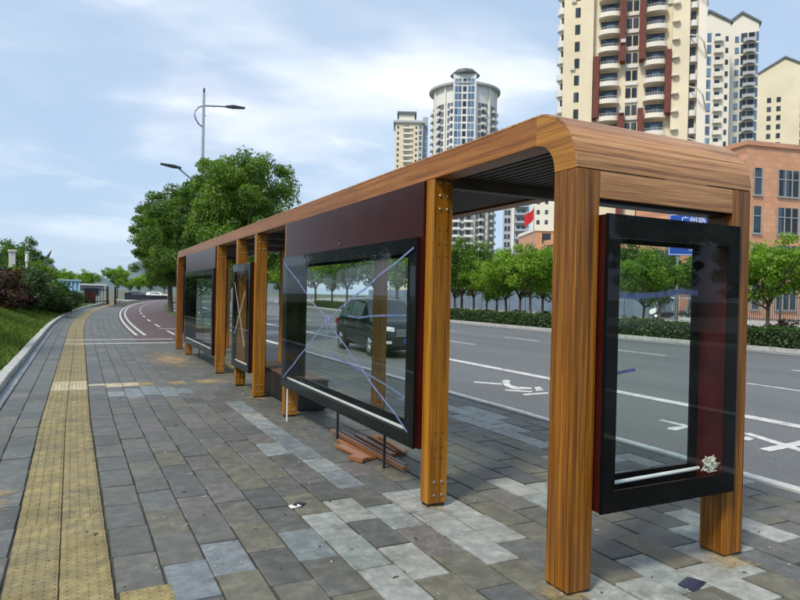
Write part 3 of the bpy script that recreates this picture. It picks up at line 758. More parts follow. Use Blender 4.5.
# jambs between posts and panels, legs under the panels
sb(MB().box(2.345, 4.300, 0.42, 2.50, 4.333, 2.054), 'panel_jamb', maroon)
sb(MB().box(2.345, 12.731, 0.34, 2.50, 12.743, 2.054), 'panel_jamb', maroon)
for y in (5.3, 6.5, 13.6, 15.6):
    sb(MB().box(2.525, y, 0.0, 2.545, y + .02, 0.42), 'panel_leg', darksteel)
sb(MB().box(2.315, 7.70, 0.0, 2.33, 7.715, 0.418), 'panel_leg', white)
sb(MB().box(2.315, 16.30, 0.0, 2.34, 16.33, 0.34), 'panel_leg', rawwood)

# bench inside the shelter
bn = thing('bench', 'low bench with dark sides and timber top inside the shelter bay', 'bench', (2.85, 9.3, 0))
MB().box(-.21, -1.05, 0.03, .21, 1.45, .395).build('seat_box', blackmet, bn)
MB().box(-.18, -1.0, 0.0, .18, 1.4, .0295).build('plinth', blackmet, bn)
sl_me = MB().box(-.031, -1.08, .397, .031, 1.48, .425, ch=.004).mesh('seat_slat', plain('dark_seat_timber', (.09, .05, .022), .5, .3, 6))
for i in range(6): link('seat_slat', sl_me, bn, (-.1875 + .075*i, 0, 0))

# offcuts lying on the paving
def plank(name, label, a, b, w, h, z=0.003, mat=rawwood):
    a = Vector(a); b = Vector(b); L = (b-a).length; c = (a+b)/2
    o = MB().box(-w/2, -L/2, 0, w/2, L/2, h, ch=.002).build(name, mat, None, label=label, category='plank')
    o.location = (c.x, c.y, z); o.rotation_euler = (0, 0, math.atan2(b.y-a.y, b.x-a.x) - math.pi/2); return o
plank('plank', 'wide reddish board lying under the taped panel', (2.95, 6.50), (2.92, 5.72), .13, .03)
plank('plank', 'short reddish board on the paving beside the long batten', (2.44, 6.22), (2.50, 5.60), .08, .028)
plank('timber_batten', 'long thin batten lying across the other offcuts', (2.58, 6.80), (2.62, 5.05), .045, .03, .035)
plank('timber_batten', 'pale split batten alongside the long one', (2.66, 6.70), (2.675, 5.15), .035, .025, .035)
plank('plank', 'narrow brown strip lying against the wide reddish board', (2.82, 6.62), (2.80, 5.66), .07, .024)
plank('plank', 'second narrow strip between the short board and the long batten', (2.53, 6.45), (2.57, 5.62), .06, .026)
plank('plank', 'thin brown strip resting on the wide reddish board', (2.97, 6.35), (2.90, 5.60), .045, .018, .0335)
plank('timber_offcut', 'small block under the reddish board', (2.38, 5.72), (2.46, 5.56), .10, .04)
# small litter
for (x, y, w, l, lab, m, a) in ((3.12, 2.46, .085, .055, 'dark blue scrap of plastic film by the end post', plain('navy_film', (0.012, 0.016, 0.05), .35), .3),
                                (1.50, 4.62, .05, .04, 'small dark stone chip on the pale slabs', blackmet, .8),
                                (1.46, 4.60, .045, .035, 'small white crumb beside the dark chip', white, .2)):
    mb = MB(); mb.add([(-w, -l, 0), (w, -l*.9, 0), (w*.9, l, 0), (-w*.8, l*.9, 0), (-w*.97, -l*.95, .003), (w*.96, -l*.88, .005), (w*.86, l*.96, .004), (-w*.78, l*.86, .006)],
                      [(0, 3, 2, 1), (4, 5, 6, 7), (0, 1, 5, 4), (1, 2, 6, 5), (2, 3, 7, 6), (3, 0, 4, 7)])
    o = mb.build('litter', m, None, label=lab, category='litter'); o.location = (x, y, .002); o.rotation_euler = (0, 0, a)
# spilled sand
def sandmat():
    m, t, p, out = newmat('sand')
    n = noise(t, 14, coord='World', detail=8, rough=0.7)
    t.links.new(ramp(t, n, [(0.3, (0.36, 0.25, 0.11)), (0.7, (0.55, 0.42, 0.22))]), p.inputs['Base Color']); p.inputs['Roughness'].default_value = .95
    tcn = t.nodes.new('ShaderNodeTexCoord'); ln = t.nodes.new('ShaderNodeVectorMath'); ln.operation = 'LENGTH'; t.links.new(tcn.outputs['Object'], ln.inputs[0])
    n2 = noise(t, 5, coord='World', detail=7, rough=.7)
    a = mathn(t, 'SUBTRACT', mathn(t, 'ADD', mathn(t, 'MULTIPLY', mathn(t, 'SUBTRACT', n2, 0.5), 3.0), 0.62), ln.outputs['Value'])
    tr = t.nodes.new('ShaderNodeBsdfTransparent'); mx = t.nodes.new('ShaderNodeMixShader')
    t.links.new(mathn(t, 'MULTIPLY', ramp_f(t, a, 0.0, 0.7), 0.8), mx.inputs[0]); t.links.new(tr.outputs[0], mx.inputs[1]); t.links.new(p.outputs[0], mx.inputs[2])
    t.links.new(mx.outputs[0], out.inputs['Surface']); return m
sm = sandmat()
sand_me = MB().lathe((0, 0, 0), [(1.0, 0.0), (0.7, 0.35), (0.3, 0.8), (0.02, 1.0)], 28).mesh('sand', sm, True)
for (x, y, sx, sy) in ((1.9, 15.6, .75, 2.6), (2.9, 13.6, .5, 1.6), (4.2, 7.3, .42, .75), (-0.55, 5.6, .16, .42), (2.05, 11.6, .55, .5), (3.62, 2.62, .20, .26), (2.40, 2.66, .17, .22), (2.42, 4.2, .14, .18), (2.42, 9.6, .2, .25)):
    o = link('sand', sand_me, None, (x, y, .0045), kind='stuff'); o.scale = (sx, sy, .010)

# ------------------------------------------------------------------ vegetation
def leaf_cloud(centers, radii, per, leaf, rng, up=0.35, flat=0.75, aspect=0.55, vlo=0.0, vhi=1.0):
    C = np.repeat(np.array(centers), per, axis=0); R = np.repeat(np.array(radii), per); n = len(C)
    d = rng.normal(size=(n, 3)); d /= np.linalg.norm(d, axis=1)[:, None]
    rr = (rng.random(n) ** 0.45)
    P = C + d * (R*rr)[:, None] * np.array([1, 1, flat])
    nrm = d*0.8 + rng.normal(size=(n, 3))*0.65 + np.array([0, 0, up]); nrm /= np.linalg.norm(nrm, axis=1)[:, None]
    t1 = np.cross(nrm, rng.normal(size=(n, 3))); t1 /= np.linalg.norm(t1, axis=1)[:, None]; t2 = np.cross(nrm, t1)
    s = leaf*(0.65 + 0.7*rng.random(n)); a = t1*s[:, None]*0.5; b = t2*(s*aspect)[:, None]*0.5
    V = np.stack([P-a, P-b, P+a, P+b], 1)
    cv = np.repeat(rng.random(len(centers)), per)
    var = np.clip(vlo + (vhi-vlo)*(0.5*cv + 0.5*rng.random(n)), 0, 1)
    return V, var

def tree_data(seed, h, th, cr, ncl, per, leaf, tr=0.09, ch=None, mat=None, cs=0.30, limbs=7, up=.35, base=0.0):
    rng = np.random.default_rng(seed); r = random.Random(seed); ch = ch or (h - th)/2
    cz = h - ch; cen = []; rds = []
    tries = 0
    while len(cen) < ncl and tries < 6000:
        tries += 1
        d = rng.normal(size=3); d /= np.linalg.norm(d); q = 0.30 + 0.62*rng.random()**0.55
        lump = 1 + 0.16*math.sin(3*math.atan2(d[1], d[0]) + seed) + 0.10*math.sin(5*d[2] + seed*2)
        p = np.array([d[0]*cr*q*lump, d[1]*cr*q*lump, cz + d[2]*ch*q*lump])
        if p[2] < th*0.80: continue
        if any(np.linalg.norm((p-c)/cr) < 0.14 for c in cen): continue
        cen.append(p); rds.append(cr*cs*(0.6 + 0.7*rng.random()))
    V, var = leaf_cloud(cen, rds, per, leaf, rng, up)
    mb = MB(); lean = Vector((r.uniform(-.05, .05)*h, r.uniform(-.05, .05)*h, 0))
    top = Vector((0, 0, th)) + lean*.4
    mb.tube([(0, 0, -0.1), lean*.1 + Vector((0, 0, th*.33)), lean*.25 + Vector((0, 0, th*.7)), top], [tr*1.35, tr*1.0, tr*.88, tr*.8], 9)
    order = sorted(range(len(cen)), key=lambda i: r.random())[:limbs*3]
    mains = []
    for i in order[:limbs]:
        c = Vector(cen[i]); st = Vector((0, 0, th*r.uniform(.82, 1.0))) + lean*.35; mid = st.lerp(c, .5) + Vector((r.uniform(-.1, .1)*cr, r.uniform(-.1, .1)*cr, -.06*cr))
        mb.tube([st, st.lerp(mid, .55) + Vector((0, 0, .03*cr)), mid, c], [tr*.62, tr*.48, tr*.36, tr*.14], 6); mains.append(mid)
    for i in order[limbs:]:
        c = Vector(cen[i]); st = min(mains, key=lambda m: (m-c).length)
        mb.tube([st, st.lerp(c, .5) + Vector((0, 0, -.04*cr)), c], [tr*.3, tr*.2, tr*.08], 5)
    return mb.mesh('trunk', bark, True), np_quads('crown', V, mat or leafA, var)

def place_tree(data, name, label, cat, loc, rz, s, group=None, part='trunk'):
    t = thing(name, label, cat, loc, rz, group); t.scale = (s, s, s) if not isinstance(s, tuple) else s
    if data[0]: link(part, data[0], t)
    link('crown' if part == 'trunk' else 'foliage', data[1], t)
    return t

big = [tree_data(21, 7.0, 2.3, 2.6, 165, 330, .125, .14, 2.6, leafA, .19, 9),
       tree_data(22, 7.4, 2.2, 2.8, 165, 330, .13, .15, 2.8, leafA, .19, 9)]
GS = 'camphor trees along the cycle path'
for i, (x, y, s, rz, k) in enumerate(((5.0, 22.6, (.76, .76, .93), 0.4, 0), (5.30, 28.5, .90, 2.0, 1), (5.4, 35.5, 1.02, 3.3, 0), (5.7, 42, 1.06, 5.0, 1), (5.9, 49, 1.12, 1.1, 0), (6.9, 58, 1.12, 2.6, 1), (9.6, 72, 1.0, 4.4, 0), (12.0, 86, 1.0, .7, 1))):
    lab = ('tall rounded tree rising just beyond the far end of the shelter' if i == 0 else 'street tree by the cycle path, %s from the shelter in its row' % ('', 'second', 'third', 'fourth', 'fifth', 'sixth', 'seventh', 'eighth')[i])
    place_tree(big[k], 'street_tree', lab, 'tree', (x, y, 0.0), rz, s, GS)

small = [tree_data(31, 4.9, 1.75, 1.95, 60, 150, .17, .085, 1.55, leafB, .27, 6, .5), tree_data(32, 5.2, 1.7, 2.05, 60, 150, .17, .09, 1.7, leafB, .27, 6, .5), tree_data(33, 5.6, 1.8, 2.2, 64, 150, .17, .10, 1.85, leafA, .27, 6, .4)]
GR = 'trees behind the roadside hedge'
spots = [(768, 24.0, 0, .86, 'small bright green tree with forked trunk in front of the salmon building'), (643, 25.0, 1, .80, 'small tree seen through the end panel glass beside the cart'),
         (700, 33.0, 0, .9, 'small leafy tree behind the blue road sign'), (531, 25.2, 0, 1.0, 'light green tree below the red flag'), (507, 25.2, 1, .92, 'round tree in the middle of the row below the towers'),
         (487, 25.8, 1, .80, 'slender tree between the dark tree and the round tree'), (462, 25.2, 2, 1.05, 'dark dense tree behind the open bay post')]
def hit_X(u, X):
    p = pt(u, 300, 10); p.z = 0; return p * (X/p.x)
for i, (u, X, k, s, lab) in enumerate(spots):
    p = hit_X(u, X); b = bend(p.y) if p.y > 25 else 0
    place_tree(small[k], 'roadside_tree', lab, 'tree', (p.x, p.y, 0.02), 1.3*i, s, GR)
for i in range(17):
    y = 51 + 5.6*i
    place_tree(small[2 if i % 3 else 1], 'roadside_tree', 'dark roadside tree in the row seen through the taped panel', 'tree', (25.3 + 0.3*math.sin(i*2.1), y + .8*math.sin(i*3.3), 0.02), 2.1*i, 1.28 + .15*math.sin(i*1.7), GR)

for i, (u, X) in enumerate(((455, 29), (474, 30), (497, 29.5), (520, 30), (543, 30), (556, 29), (612, 31), (660, 31.5))):
    p = hit_X(u, X); place_tree(small[2], 'roadside_tree', 'darker tree standing between the front row of trees and the fence', 'tree', (p.x, p.y, 0.0), 1.7*i + .4, .92 + .12*math.sin(i*2.3), 'darker trees in front of the fence')
# long hedge at the far kerb
def hedge(name, label, x0, x1, y0, y1, z, dens, leaf, mat, seed):
    rng = np.random.default_rng(seed); L = y1 - y0; n = int(L*dens); t = rng.random(n)
    per = (z*2 + (x1-x0)); s = rng.random(n)*per; yy = y0 + L*t
    wob_ = 0.06*np.sin(yy*1.9) + 0.05*np.sin(yy*4.3+1)
    left = s < z; top = (s >= z) & (s < z + (x1-x0)); 
    px = np.where(left, x0, np.where(top, x0 + (s - z), x1)); pz = np.where(left, s, np.where(top, z, per - s))
    px = px + rng.normal(0, .05, n); pz = pz*(1 + wob_) + rng.normal(0, .04, n)
    px = px + np.array([bend(v) for v in yy])
    nx = np.where(left, -1., np.where(top, 0., 1.)); nz = np.where(top, 1., .25)
    nrm = np.stack([nx, np.zeros(n), nz], 1) + rng.normal(size=(n, 3))*.7; nrm /= np.linalg.norm(nrm, axis=1)[:, None]
    t1 = np.cross(nrm, rng.normal(size=(n, 3))); t1 /= np.linalg.norm(t1, axis=1)[:, None]; t2 = np.cross(nrm, t1)
    sz = leaf*(.6 + .8*rng.random(n)); a = t1*sz[:, None]*.5; b = t2*sz[:, None]*.3; P = np.stack([px, yy, np.maximum(pz, .02)], 1)
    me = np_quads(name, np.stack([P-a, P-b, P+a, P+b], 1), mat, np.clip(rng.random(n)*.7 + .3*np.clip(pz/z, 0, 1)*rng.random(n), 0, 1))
    root = thing(name, label, 'hedge', (0, 0, 0.03))
    link('foliage', me, root)
    cy = [y0 + .2 + (L-.4)*i/24 for i in range(25)]
    strip(x0 + .12, x1 - .12, cy, z - .12, 0.0).build('hedge_core', plain(name + '_twigs', (.02, .026, .012), .95, .4, 6), root)
    return root
hedge('clipped_hedge', 'long clipped green hedge along the far kerb of the road', 22.35, 23.5, -4, 75, .64, 900, .12, leafH, 3)
hedge('low_hedge', 'lower light green hedge strip running behind the clipped hedge', 24.4, 26.2, -2, 70, .34, 420, .13, leafB, 4)

def shrub_data(seed, r_, h, ncl, per, leaf, mat):
    rng = np.random.default_rng(seed); cen = []; rds = []
    for i in range(ncl):
        d = rng.normal(size=3); d /= np.linalg.norm(d); d[2] = abs(d[2]); q = .35 + .6*rng.random()**.5
        cen.append(np.array([d[0]*r_*q, d[1]*r_*q, .12*h + d[2]*h*.85*q])); rds.append(r_*.34*(.6 + .6*rng.random()))
    V, var = leaf_cloud(cen, rds, per, leaf, rng, .3, .8)
    V[:, :, 2] = np.maximum(V[:, :, 2], -.05)
    mb = MB(); r = random.Random(seed)
    for i in range(7):
        c = Vector(cen[i]); mb.tube([(r.uniform(-.08, .08), r.uniform(-.08, .08), -.1), (c.x*.4, c.y*.4, c.z*.6), c], [.03, .022, .01], 5)
    return mb.mesh('stem', bark, True), np_quads('foliage', V, mat, var)
shr = {'g': shrub_data(51, 1.1, 1.5, 34, 120, .13, leafD), 'r': shrub_data(52, 1.0, 1.4, 32, 120, .13, leafR), 'l': shrub_data(53, 1.1, 1.6, 34, 120, .14, leafA), 'p': shrub_data(54, .6, .75, 24, 110, .08, leafR)}
def shrub(kind, u, v, D, s, lab, group):
    p = pt(u, v, D); z = bank_z(p.x, p.y)
    return place_tree(shr[kind], 'shrub', lab, 'shrub', (p.x, p.y, z - .05), u*.7, s, group, 'stem')
GB = 'shrubs on the grass bank'
BS = [('r', -6, 27, 1.2, 'dark red leafed shrub below the white fence pillars'), ('g', 17, 31, 1.0, 'dark green shrub low on the grass bank'),
      ('g', 33, 35, 1.05, 'dark green shrub low on the grass bank'), ('r', 6, 30, 1.3, 'bigger dark red shrub between two green shrubs under the pillar fence'), ('g', 48, 36, 1.15, 'dark green shrub low on the grass bank'),
      ('r', 47, 40, 1.25, 'reddish shrub beside the blue kiosk'), ('g', 22, 33, 1.5, 'dark green shrub low on the grass bank'), ('l', 26, 38, 1.75, 'light green shrub behind the dark shrubs'),
      ('l', 37, 42, 1.7, 'light green shrub right below the bare snag'), ('g', 60, 44, 1.05, 'dark green shrub low on the grass bank'), ('g', 68, 52, .95, 'dark green shrub low on the grass bank'), ('g', 78, 58, .8, 'dark green shrub low on the grass bank'),
      ('r', 55, 46, 1.25, 'reddish shrub beside the blue kiosk'), ('g', 10, 36, 1.7, 'dark green shrub low on the grass bank'), ('g', -14, 29, 1.1, 'dark green shrub low on the grass bank')]
for k, u, D, s, lab in BS: shrub(k, u, 300, D, s, lab, GB)
p = pt(782, 330, 27.6); place_tree(shr['p'], 'shrub', 'round purple leafed shrub beside the forked tree', 'shrub', (p.x, p.y, .02), .5, 1.35, None, 'stem')
for i, (u, D) in enumerate(((520, 44), (545, 41), (628, 33))):
    p = pt(u, 305, D); place_tree(shr['g'], 'shrub', 'ball shaped shrub behind the hedge', 'shrub', (p.x, p.y, .0), i*1.1, .62, 'ball shrubs behind the hedge', 'stem')
# trees behind the bank and far down the road
bt = [(20, 46, 2, .80, 'leafy tree rising behind the white fence pillars'), (4, 42, 2, .62, 'low tree close beside the fence pillars'), (36, 52, 2, .5, 'tree between the bank shrubs and the bare snag')]
for i, (u, D, k, s, lab) in enumerate(bt):
    p = pt(u, 295, D); place_tree(small[k], 'bank_tree', lab, 'tree', (p.x, p.y, bank_z(p.x, p.y) - .05), i*1.9, s, 'trees on the bank')
ft = [(63, 95, 0, .95, 'round far tree behind the blue kiosk'), (87, 120, 1, 1.05, 'flat topped far tree left of the hill'), (117, 125, 0, 1.3, 'bright round far tree where the road bends'), (139, 150, 1, 1.05, 'far tree behind the parked cars'),
      (150, 165, 2, 1.1, 'far tree between the dark and the white parked car'), (164, 165, 2, 1.2, 'far tree just behind the white parked car'), (130, 190, 2, .9, 'smallest far tree behind the dark parked car')]
for i, (u, D, k, s, lab) in enumerate(ft):
    p = pt(u, 295, D); place_tree(small[k], 'far_tree', lab, 'tree', (p.x, p.y, -.2), i*1.3, s, 'trees at the bend')
p = pt(43, 268, 55)
sg = thing('bare_snag', 'dark leaning bare branch sticking up above the bank shrubs', 'dead tree', (p.x, p.y, bank_z(p.x, p.y)))
hz = p.z - bank_z(p.x, p.y)
MB().tube([(0, 0, -.1), (.02, 0, hz*.6), (.1, 0, hz + .1), (.3, 0, hz + .9), (.62, 0, hz + 1.55)], [.10, .09, .08, .13, .03], 7).build('trunk', bark, sg, True)
# trees outside the picture that are mirrored in the panes
for i, (x, y, k, s) in enumerate(((25.0, -11.5, 1, .85), (25.6, -17.5, 0, .9), (25.2, -24, 1, .95))):
    place_tree(big[k], 'roadside_tree', 'dark tree mirrored in the end panel glass', 'tree', (x, y, .02), i*1.7, s, 'trees mirrored in the end panel')
for i, (x, y, k, s) in enumerate(((-7.2, 17, 1, .8), (-8.0, 24.5, 0, .85), (-7.4, 32, 1, .8))):
    place_tree(big[k], 'bank_tree', 'tree on the bank mirrored in the long panels', 'tree', (x, y, bank_z(x, y) - .05), i*2.1, s, 'trees mirrored in the long panels')

# ------------------------------------------------------------------ buildings
cream = plain('cream_render', (0.72, 0.64, 0.47), .8, .08, .12); cream2 = plain('pale_render', (0.75, 0.71, 0.62), .8, .06, .12)
whitew = plain('white_render', (0.70, 0.70, 0.68), .8, .06, .12); greyw = plain('grey_render', (0.40, 0.42, 0.44), .8, .1, .12)
redbrick = plain('red_brick_strip', (0.15, 0.045, 0.034), .85, .2, 1.5); slate = plain('slate_roof', (0.13, 0.15, 0.16), .6, .2, .6)
win_d = windowmat('dark_window', [(.012, .014, .018), (.03, .04, .05), (.06, .085, .12), (.02, .02, .024)])
win_b = windowmat('blue_window', [(.06, .10, .17), (.12, .20, .32), (.20, .32, .46), (.09, .14, .22)], .08)
rail_m = plain('balcony_rail', (0.55, 0.53, 0.48), .6, .1, 2)

def tower(name, label, u, D, half=None):
    p = pt(u, 300, D); a = math.atan2(p.x, p.y)
    return thing(name, label, 'apartment tower', (p.x, p.y, -.22), -a)     # local -Y faces the viewer

def arc_balcony(w, d, par, n=8):
    """bowed balcony: slab, parapet; spans x -w/2..w/2, bulges towards -Y"""
    mb = MB(); out = []
    for i in range(n+1):
        t = -1 + 2*i/n; out.append((t*w/2, -d*(0.45 + 0.55*math.sqrt(max(0, 1-t*t*0.96)))))
    poly = [(-w/2, 0)] + out + [(w/2, 0)]
    mb.prism(poly, 2, -.18, 0)
    inn = [(x*.97, y + .10) for x, y in out]
    ring = out + inn[::-1]
    L = len(ring); vs = [(x, y, z) for z in (0.0, par) for x, y in ring]; fs = []
    for i in range(n): fs += [(i, i+1, L-2-i, L-1-i), (L+i, L+i+1, L+L-2-i, L+L-1-i)]
    for i in range(L): fs.append((i, (i+1) % L, L+(i+1) % L, L+i))
    mb.add(vs, fs); return mb

# tall cream tower with red brick strips
T1 = tower('apartment_tower', 'tall cream apartment tower with rounded balconies and red brick strips', 626, 109)
HT = 75; st = 3.0; N1 = 24
MB().box(-11.6, 1.6, 0, 11.61, 18, HT).build('wall', cream, T1)
MB().box(-8.6, .2, 0, -6.4, 1.598, HT).build('pier', cream, T1)
MB().box(6.3, .2, 0, 9.0, 1.598, HT).build('pier', cream, T1)
MB().box(10.3, .6, 0, 11.6, 1.598, HT).build('pier', cream2, T1)
MB().box(-12.6, 4.5, 0, -11.602, 14, HT).build('side_wall', cream2, T1)
for sx in (-1, 1):
    for (za, zb_, xa, xb) in ((42.8, HT, 1.1, 2.05), (33.4, 44.0, 5.3, 6.25), (0, 34.5, 1.1, 2.05)):
        MB().box(sx*xa, -.25, za, sx*xb, 1.598, zb_).build('brick_strip', redbrick, T1)
mu = MB()
bal = arc_balcony(3.7, 1.7, .62).mesh('balcony', cream2)
rl = MB()
for i in range(9):
    t = -1 + 2*i/8; rl.box(t*1.72-.03, -1.6*(0.45+.55*math.sqrt(max(0, 1-t*t*.96))), .62, t*1.72+.03, -1.6*(0.45+.55*math.sqrt(max(0, 1-t*t*.96)))+.06, 1.05)
for i in range(8):
    def q(i): t = -1 + 2*i/8; return (t*1.72, -1.58*(0.45+.55*math.sqrt(max(0, 1-t*t*.96))), 1.05)
    rl.tube([q(i), q(i+1)], .04, 4)
rail_me = rl.mesh('railing', rail_m)
door_me = MB().box(-1.45, 1.50, .05, 1.45, 1.597, 2.35).box(-1.5, 1.49, 2.35, 1.5, 1.58, 2.45).mesh('window', win_d)
pane_me = MB().box(-.5, 1.44, .1, .75, 1.497, 1.9).mesh('pane', win_b)
wn_me = MB().box(-.42, 1.50, .9, .42, 1.58, 2.55).mesh('window', win_d)
sp_me = MB().box(-1.0, 1.3, 0, 1.0, 1.59, .55).mesh('spandrel', whitew)
fin_me = arc_balcony(1.5, .8, .10).mesh('fin', cream2)
ac_me = MB().box(-.4, -.34, 0, .4, -.002, .6, ch=.02).mesh('air_conditioner', rail_m)
sidebal = arc_balcony(2.0, 1.3, .9).mesh('balcony', whitew)
for k in range(7, N1):
    z = k*st
    for sx in (-1, 1):
        b_ = link('balcony', bal, T1, (sx*3.75, 1.6, z)); link('railing', rail_me, b_)
        w_ = link('window', door_me, T1, (sx*3.75, 0, z)); link('pane', pane_me, w_)
        link('window', wn_me, T1, (sx*.52, 0, z))
        MBw = link('window', wn_me, T1, (sx*9.6 if sx > 0 else -9.2, 0, z))
    link('spandrel', sp_me, T1, (0, 0, z))
    if k % 3 != 1: link('air_conditioner', ac_me, T1, ((-6.1, 5.9, -9.9, -1.45)[k % 4], (1.6, 1.6, 1.6, -.26)[k % 4], z + (.4, 1.2, .5, .8)[k % 4]))
    f_ = link('fin', fin_me, T1, (6.9, .2, z + .6)); f_.scale = (.8, 1, 1)
    b_ = link('balcony', sidebal, T1, (9.65, 1.55, z)); b_.scale = (.62, .7, .9)
    b_ = link('balcony', sidebal, T1, (-11.75, 4.9, z)); b_.rotation_euler = (0, 0, rad(-60))
    w_ = link('window', wn_me, T1, (-12.0, 2.98, z)); w_.scale = (.6, 1, .9)
for z in (25, 33.6, 42.2, 50.8):
    a_ = MB().tube([(9.1, .3, z+4), (10.2, -1.0, z+3.2), (11.0, -1.0, z+2.2), (11.7, .5, z)], .12, 6); a_.build('arched_bracket', rail_m, T1)

def gable_tower(name, label, u, D, w, dep, h, mat, roofm, nst, dom, off=0.0, ridge=3.2, rz=0.0):
    T = tower(name, label, u, D); T.rotation_euler.z += rz
    MB().box(-w/2, 0, 0, w/2, dep, h).build('wall', mat, T)
    r_ = MB(); a = w/2 + .5
    r_.add([(-a, -.5, h - .15), (0, -.5, h + ridge), (a, -.5, h - .15), (-a, dep + .5, h - .15), (0, dep + .5, h + ridge), (a, dep + .5, h - .15),
            (-a, -.5, h - .6), (0, -.5, h + ridge - .6), (a, -.5, h - .6), (-a, dep + .5, h - .6), (0, dep + .5, h + ridge - .6), (a, dep + .5, h - .6)],
           [(0, 1, 4, 3), (1, 2, 5, 4), (6, 9, 10, 7), (7, 10, 11, 8), (0, 6, 7, 1), (1, 7, 8, 2), (3, 4, 10, 9), (4, 5, 11, 10), (0, 3, 9, 6), (2, 8, 11, 5)])
    r_.build('roof', roofm, T)
    MB().prism([(-w/2+.02, h-.1), (0, h + ridge - .65), (w/2-.02, h-.1)], 1, .02, dep - .02).build('gable', mat, T)
    dom(T, h); return T
def windows(T, xs, zs, w, h, y, mat, name='window'):
    mb = MB()
    for z in zs:
        for x in xs: mb.box(x - w/2, y - .12, z, x + w/2, y, z + h)
    return mb.build(name, mat, T, kind='stuff')
def balconies(T, x, zs, w, d, y, mat, par=.95, arched=False):
    mb = MB()
    for z in zs:
        mb.box(x - w/2, y - d, z - .15, x + w/2, y, z); mb.box(x - w/2, y - d, z, x + w/2, y - d + .12, z + par)
        mb.box(x - w/2, y - d + .12, z, x - w/2 + .12, y - .001, z + par); mb.box(x + w/2 - .12, y - d + .12, z, x + w/2, y - .001, z + par)
        if arched: mb.prism([(x + w/2*math.cos(a_), z - .15 - .0 + .8*math.sin(a_) - .8) for a_ in [math.pi*i/8 for i in range(9)]] + [(x - w/2 + .01, z - .151), (x + w/2 - .01, z - .151)], 1, y - d, y - d + .14)
    return mb.build('balcony_stack', mat, T, kind='stuff')
def stor(h, z0=9): return [z0 + 3*i for i in range(int((h - z0 - 1)/3))]

# gabled pair right of the cream tower
def d2(T, h):
    zs = stor(h)
    windows(T, (-1.0, .2), zs, 1.0, 2.2, 0, win_b); windows(T, (2.2,), zs, 1.2, 2.0, 0, win_d); windows(T, (4.4,), zs, .7, 1.2, 0, win_d)
    balconies(T, 2.3, zs, 2.0, 1.0, 0, cream2)
gable_tower('apartment_tower', 'pale gabled tower with blue bay windows beside the brick strip tower', 702, 165, 10.5, 16, 74, cream2, slate, 24, d2, rz=.25)
def d3(T, h):
    zs = stor(h)
    windows(T, (.6, 2.4), zs, 1.5, 2.3, 0, win_d); windows(T, (-1.1,), zs, 1.0, 1.6, 0, win_b)
    balconies(T, 1.8, zs, 3.0, 1.4, 0, greyw, .6, True); windows(T, (3.7,), zs, .7, 2.4, 0, win_b)
gable_tower('apartment_tower', 'tall gabled tower with a stack of arched grey balconies', 735, 172, 8.2, 16, 77, cream2, slate, 25, d3, rz=.12)
def d4(T, h):
    zs = stor(h - 4)
    windows(T, (-4.4, -1.6), zs, 1.2, 1.6, 0, win_d)
    windows(T, (5.0, 7.0), zs, 1.0, 2.0, 0, win_b); balconies(T, 6.2, zs, 3.0, 1.2, 0, greyw)
gable_tower('apartment_tower', 'cream gabled tower with paired small windows at the right', 779, 212, 16.6, 18, 79, cream, slate, 25, d4, ridge=5, rz=.1)

# round tower in the middle
T4 = tower('apartment_tower', 'round white tower with overhanging roof and blue glazed centre shaft', 460, 258)
R4 = 13.2; h4 = 87.5
MB().lathe((0, R4, 0), [(R4, 0), (R4, h4)], 36).build('wall', whitew, T4, True)
MB().lathe((0, R4, 0), [(R4 + 1.8, h4), (R4 + 1.9, h4 + .8), (R4 - 3, h4 + 2.8), (4, h4 + 3.4)], 36).build('roof', greyw, T4, True)
wd, wb, bl = MB(), MB(), MB(); pil = MB()
zs = [3 + 3*i for i in range(26)]
for a_ in range(-84, 85, 7):
    a = rad(a_); c, s_ = math.cos(a), math.sin(a)
    def rb(mb, ang, w, z0, z1, r0_, r1_):
        a = rad(ang); t = Vector((math.cos(a), math.sin(a), 0)); nrm = Vector((math.sin(a), -math.cos(a), 0)); o = Vector((0, R4, 0))
        v = [o + nrm*rr + t*x + Vector((0, 0, z)) for z in (z0, z1) for rr, x in ((r0_, -w/2), (r0_, w/2), (r1_, w/2), (r1_, -w/2))]
        mb.add(v, [(0, 1, 2, 3), (4, 7, 6, 5), (0, 4, 5, 1), (1, 5, 6, 2), (2, 6, 7, 3), (3, 7, 4, 0)])
    i = (a_ + 84)//7
    if abs(a_) < 20: continue
    if i % 4 == 3: rb(pil, a_, .7, 0, h4, R4 - .3, R4 + .7); continue
    for z in zs:
        rb(wd if i % 2 else wb, a_, 1.25, z + .5, z + 2.6, R4 - .3, R4 + .12)
    if abs(a_) > 66 or i % 4 == 1:
        for z in zs: rb(bl, a_, 1.9, z - .15, z + .8, R4, R4 + 1.1)
pil.build('pilaster', cream2, T4); wd.build('window', win_d, T4, kind='stuff'); wb.build('window', windowmat('grey_window', [(.10, .12, .14), (.17, .20, .23), (.07, .08, .09)]), T4, kind='stuff'); bl.build('balcony_stack', whitew, T4, kind='stuff')
MB().box(-4.6, -1.3, 44, 4.6, 3, h4 + 4).build('shaft', whitew, T4)
MB().lathe((0, 2.6, 0), [(5.9, h4 + 4.01), (6.1, h4 + 4.6), (4.4, h4 + 5.2), (4.2, h4 + 6.2), (.4, h4 + 6.6)], 8).build('shaft_roof', slate, T4)
wb2 = MB(); wd2 = MB()
for z in [45 + 3*i for i in range(15)]:
    for x in (-3.3, -1.9, 1.9, 3.3): wb2.box(x-.6, -1.42, z + .2, x + .6, -1.3, z + 2.6)
    wd2.box(-.7, -1.42, z + .4, .7, -1.3, z + 2.4)
wb2.build('window', win_b, T4, kind='stuff'); wd2.build('window', win_d, T4, kind='stuff')
bl2 = MB()
